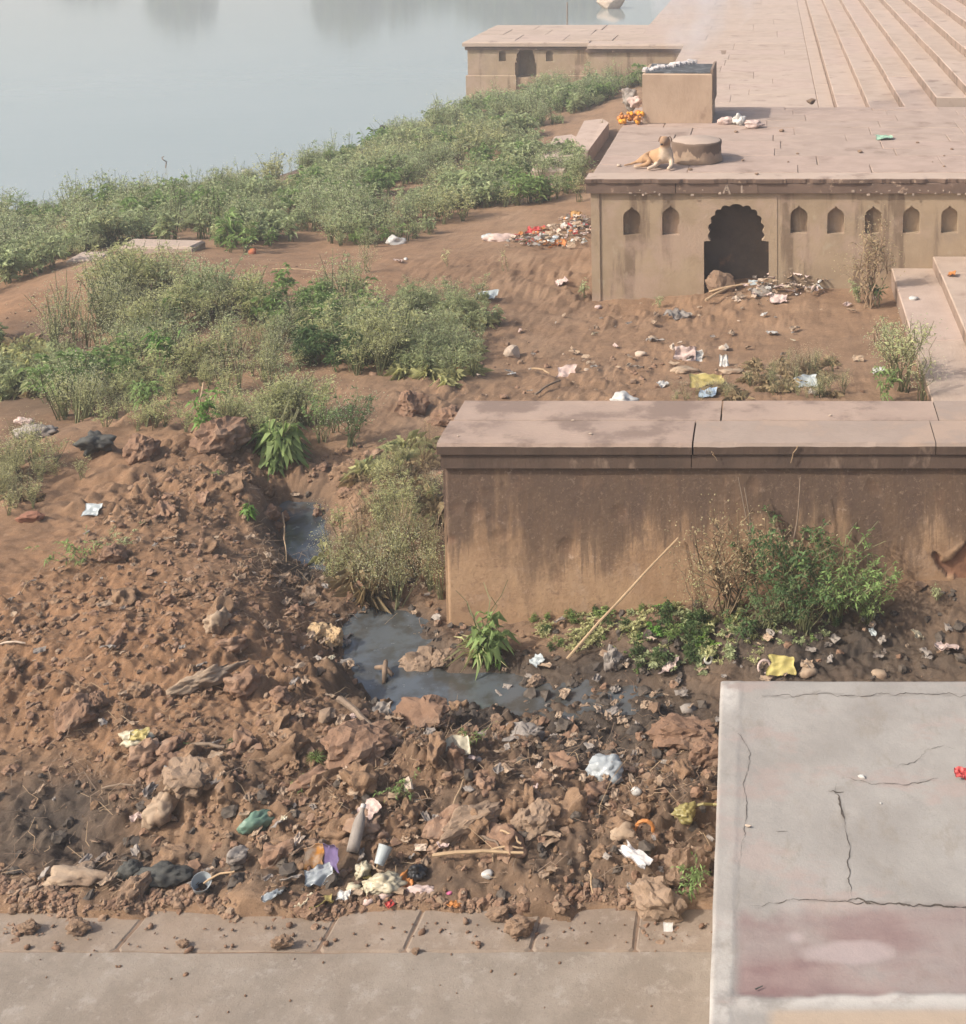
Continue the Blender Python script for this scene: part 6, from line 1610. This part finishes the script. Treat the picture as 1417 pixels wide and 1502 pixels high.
def ring(name, label, u, v, R_, r, m, tilt):
    p = hit(u, v); V, Fc = [], []
    for i in range(18):
        a = 2 * math.pi * i / 18
        for k in range(6):
            b = 2 * math.pi * k / 6
            V.append(((R_ + r * math.cos(b)) * math.cos(a), r * math.sin(b), (R_ + r * math.cos(b)) * math.sin(a) + R_))
    for i in range(18):
        for k in range(6): Fc.append((i * 6 + k, i * 6 + (k + 1) % 6, ((i + 1) % 18) * 6 + (k + 1) % 6, ((i + 1) % 18) * 6 + k))
    o = link(name, np_mesh(name, V, Fc, m, True), None, p); o.rotation_euler = (-tilt, 0, .3); return tag(o, label, 'ring')
ring('plastic_ring', 'pinkish plastic ring leaning on the yellow packet', 1122, 990, .040, .009, PINKW, .3)
ring('plastic_ring', 'small whitish ring on the mud beyond the concrete platform corner', 1040, 974, .024, .009, WHITE, .5)
# bottle
p = hit(517, 1262)
e = empty('bottle', (p.x, p.y, p.z + .03), 'dirty plastic bottle lying upright on the clods above the litter', 'bottle')
V, Fc = lathe([(.0005, 0), (.030, .002), (.032, .02), (.031, .12), (.026, .15), (.012, .18), (.011, .20)], 14); link('body', np_mesh('body', V, Fc, GREYC, True), e)
V, Fc = lathe([(.0005, .215), (.014, .214), (.014, .196)], 12); link('cap', np_mesh('cap', V, Fc, WHITE, True), e); e.rotation_euler = (-.75, .12, 0)
# sticks
up_ = lambda u, v, d: hit(u, v) + Vector((0, 0, d))
for (a_, b_, r, m, lab) in (
    ((832, 974, .03), None, .010, WOODP, 'long pale bamboo stick leaning against the front of the low wall'),
    ((635, 1270, .05), (768, 1272, .07), .010, WOODP, 'longer of two thin pale sticks lying above the paving edge'), ((720, 1264, .06), (768, 1264, .07), .006, WOODP, 'shorter stick lying parallel above the longer pale stick'),
    ((280, 1104, .04), (330, 1112, .05), .012, WOODD, 'short pale stick on the mud right of the yellow white plastic'), ((498, 1040, .06), (545, 1085, .06), .020, WOODD, 'thick grey branch on the mud below the puddle'), ((150, 1165, .02), (200, 1160, .03), .006, WOODD, 'thin stick on the dark mud at left'),
    ((300, 1312, .05), (345, 1298, .07), .006, WOODP, 'thin stick behind the pale cup'), ((735, 1235, .05), (765, 1260, .08), .007, WOODP, 'thin twig crossing the end of the long sticks'), ((705, 1240, .04), (738, 1262, .05), .007, WOODD, 'brown twig pointing at the long sticks'),
    ((865, 1300, .08), (870, 1320, .03), .006, WOODP, 'short pale twig on the clods left of the squared block'), ((680, 1150, .02), (660, 1210, .05), .006, WOODP, 'thin dry stem leaning behind the long flat stone'), ((560, 1255, .02), (553, 1285, .03), .006, WOODP, 'thin pale straw beside the clear cup'),
    ((0, 950, .02), (38, 955, .04), .008, RK3, 'pale stick on the red mound at the left edge'), ((415, 770, .1), (420, 830, .02), .006, WOODP, 'thin dead stem over the upper drain'), ((300, 608, .3), (292, 655, .03), .008, WOODP, 'bare pale stem at the front of the thicket')):
    if b_ is None:
        q = atY(995, 789, WY0 + .03); p = up_(*a_)
        stick('bamboo_stick', lab, p, q, r, m, .015)
        p2 = hit(830, 974)
        continue
    stick('stick', lab, up_(*a_), up_(*b_), r, m, .02)
p = hit(565, 1010); p.z = PUD_Z
e = empty('debris_cross', p, 'crossed grey sticks of debris floating in the puddle', 'debris')
for a_, b_ in (((-.07, .04, .03), (.06, -.03, .02)), ((-.015, .08, .05), (.02, -.09, .0))):
    V, Fc = tube([Vector(a_), Vector(a_).lerp(Vector(b_), .5) + Vector((0, 0, .03)), Vector(b_)], [.014, .018, .012], 6); link('stick', np_mesh('stick', V, Fc, RK2, True), e)
lump('log_end', 'pale cut end of a log poking out of the clods below the puddle', 'log', 480, 1056, (.10, .16, .10), RK2, 120, 'rock')
lump('rag_bundle', 'long bundle of dirty grey rags draped over the mound edge', 'rags', 300, 1005, (.34, .11, .10), TANC, 121, rz=.75, amt=1.5)
lump('rag_bundle', 'dark rag hanging in the hollow at the mound edge', 'rags', 318, 925, (.15, .12, .18), TANC, 122, rz=.3, amt=1.0)
lump('rag_bundle', 'grey rags on the bank at the far left above the red mound', 'rags', 50, 640, (.38, .22, .13), GREYC, 123, amt=1.0)
lump('rag_bundle', 'white rag piece on the grey rags at the far left', 'rags', 36, 622, (.16, .1, .08), PINKW, 124, amt=.9)
lump('rag_bundle', 'pale cloth lump in the mud near the puddle outlet', 'rags', 770, 1085, (.26, .16, .12), GREYC, 125, rz=-.4, amt=.8)
lump('rag_bundle', 'dark brown rag pile left of the clods below the thicket', 'rags', 140, 660, (.3, .24, .18), DARKC, 126, amt=1.0)
lump('brick_scrap', 'orange red brick rubble at the left edge of the mound', 'brick rubble', 45, 765, (.20, .12, .09), mat('brick_red', (.26, .125, .08), (.20, .095, .06), 10, bump=.5), 127, 'rock', n=3, rough=.3)
sheet('glass_shard', 'pale glassy chip below the left weeds', 'chip', 135, 752, .12, .10, CLEAR, 128, .2, tilt=.5)
# on the coping and on the concrete platform
for i, (u, v, s, lab) in enumerate(((866, 637, .016, 'white speck on the coping near the crack'), (672, 640, .012, 'white speck at the left end of the coping'), (840, 617, .014, 'white speck in the middle of the coping'), (1218, 610, .014, 'white speck on the right part of the coping'))):
    lump('chip', lab, 'chip', 0, 0, (s * 2, s * 1.4, s), RK3, 130 + i, 'rock', pos=at(u, v, PZ + .004), sink=.1, n=1)
lump('stone_chip', 'white stone chip lying on the crack of the concrete platform', 'chip', 0, 0, (.045, .022, .02), WHITE, 140, 'rock', pos=at(1264, 1141, SZ), sink=.1, rz=-.4)
sheet('red_scrap', 'crumpled red and white scrap on the concrete platform at the right edge', 'scrap', 0, 0, .07, .05, plastic('red_pink', (.62, .10, .09)), 141, .9, pos=at(1411, 1141, SZ), lift=.012)
lump('chip', 'small buff chip on the left rim of the concrete platform', 'chip', 0, 0, (.035, .012, .014), RK3, 142, 'rock', pos=at(1098, 1213, SZ + .004), sink=.1, rz=-.3)
stick('twig', 'tiny dark twig on the purple stain', at(1108, 1451, SZ + .006), at(1119, 1446, SZ + .008), .003, DARKC, 0, 'twig', n=4)
lump('chip', 'small white chip on the grey middle of the concrete platform', 'chip', 0, 0, (.014, .012, .008), WHITE, 143, 'rock', pos=at(1292, 1179, SZ), sink=.1, n=1)
# tall dead grass stalks in front of the wall, and two dry blades hanging over the moulding
for (u0, v0, u1, v1, lab) in ((1112, 840, 1083, 700, 'thin dark stalk rising before the wall, left of two'), (1106, 790, 1092, 715, 'shorter thin stalk beside the left one'), (1158, 800, 1174, 700, 'thin dark stalk rising before the wall, right one')):
    p, q = atY(u0, v0, WY0 - .10), atY(u1, v1, WY0 - .06); p.z -= .3
    stick('dead_stalk', lab, p, q, .006, WOODD, .05, 'stalk')
for (u0, v0, u1, v1, lab) in ((1170, 654, 1160, 679, 'dry grass blade hanging over the moulding of the wall'), (1044, 663, 1052, 676, 'tiny dry blade stuck on the moulding of the wall')):
    stick('dry_blade', lab, atY(u0, v0, WY0 - .012), atY(u1, v1, WY0 + .005), .004, WOODP, .02, 'grass blade', n=5)

# ================================================================ FAR BANK (seen only mirrored in the river), SMOKE, HAZE
CROWN = mat('far_leaf', (.075, .105, .045), (.05, .075, .032), .8, rough=.7, bump=0, island=.4)
TRUNK = mat('far_trunk', (.14, .10, .07))
V, Fc = cbox(-300, 40, 117, 190, -2, -.25, .2); tag(obj('far_bank', V, Fc, SOIL, loc=(0, 117, -2)), 'low earth bank on the other side of the river', 'bank', kind='structure')
for i, (u, top, wd) in enumerate(((262, 40, 6.0), (505, 50, 6.2), (585, 24, 4.5), (715, 30, 6), (775, 56, 8.5), (850, 30, 6), (640, 4, 7), (130, -10, 7))):
    y = 124.0; x = (u - PX) / F * y
    dep = (top + 170) / F * y
    Ht = dep - (CAMZ - WATER_Z) + 0.0
    e = empty('tree', (x, y, -.3), 'broad tree on the far river bank mirrored in the water, number %s along it' % i if False else ('round tree', 'wide dark tree', 'small tree', 'middling tree', 'widest tree', 'low tree', 'short tree', 'lowest tree')[i] + ' on the far bank, seen as a reflection in the river', 'tree')
    V, Fc = tube([(0, 0, -.3), (.1, 0, Ht * .3), (.0, .1, Ht * .6)], [.35, .28, .12], 8); link('trunk', np_mesh('trunk', V, Fc, TRUNK, True), e)
    rs = np.random.RandomState(i); n = 1500
    d = rs.normal(size=(n, 3)); d /= np.linalg.norm(d, axis=1, keepdims=True); rr = rs.uniform(.55, 1.0, n)[:, None]
    P = d * rr * np.array([wd / 2, wd / 2.4, Ht * .42]); P[:, 2] += Ht * .58
    P += .09 * wd * np.array([[mn.noise(Vector(q_) * 3 + Vector((i, 0, k * 9))) for k in range(3)] for q_ in d])
    V, Fc = leaves(P, rs.normal(size=(n, 3)), rs.normal(size=(n, 3)), rs.uniform(.5, 1.1, n), rs.uniform(.4, .8, n))
    link('crown', np_mesh('crown', V, Fc, CROWN), e)['kind'] = 'stuff'
# smoke drifting off the block
def volume(name, dens, col, mk=None, aniso=.2):
    m = bpy.data.materials.new(name); m.use_nodes = True; nt = m.node_tree
    nt.nodes.remove(nt.nodes['Principled BSDF'])
    v = nt.nodes.new('ShaderNodeVolumePrincipled'); v.inputs['Color'].default_value = (*col, 1); v.inputs['Density'].default_value = dens; v.inputs['Anisotropy'].default_value = aniso
    nt.links.new(v.outputs[0], nt.nodes['Material Output'].inputs['Volume'])
    if mk:
        tc = nt.nodes.new('ShaderNodeTexCoord'); n = nt.nodes.new('ShaderNodeTexNoise'); n.inputs['Scale'].default_value = mk; n.inputs['Detail'].default_value = 4
        nt.links.new(tc.outputs['Object'], n.inputs['Vector'])
        r = nt.nodes.new('ShaderNodeMapRange'); r.inputs['From Min'].default_value = .42; r.inputs['From Max'].default_value = .72; r.inputs['To Max'].default_value = dens
        nt.links.new(n.outputs[0], r.inputs['Value']); nt.links.new(r.outputs[0], v.inputs['Density'])
    return m
V, Fc = ico(3); V = V.copy()
t = (V[:, 2] + 1) / 2
W_ = np.stack([V[:, 0] * (.5 + 1.2 * t) + 1.2 * t ** 1.3, V[:, 1] * (.4 + 1.2 * t) + 1.2 * t, 2.4 * t], 1)
W_ += np.array([bx0 + .62, by0 + .6, zt + .02])
sm = obj('smoke', W_, Fc, volume('smoke', 1.0, (.86, .88, .92), 1.7), loc=(bx0 + .6, by0 + .6, zt)); tag(sm, 'thin bluish smoke drifting up from the charred block', 'smoke', kind='stuff')
HAZE = .0034
V, Fc = cbox(-300, 60, -4, 195, -3.0, 9.5, .01)
hz = obj('haze', V, Fc, volume('haze', HAZE, (.93, .95, .98), None, .3), loc=(0, 0, -3)); tag(hz, 'pale river haze in the air', 'haze', kind='stuff')
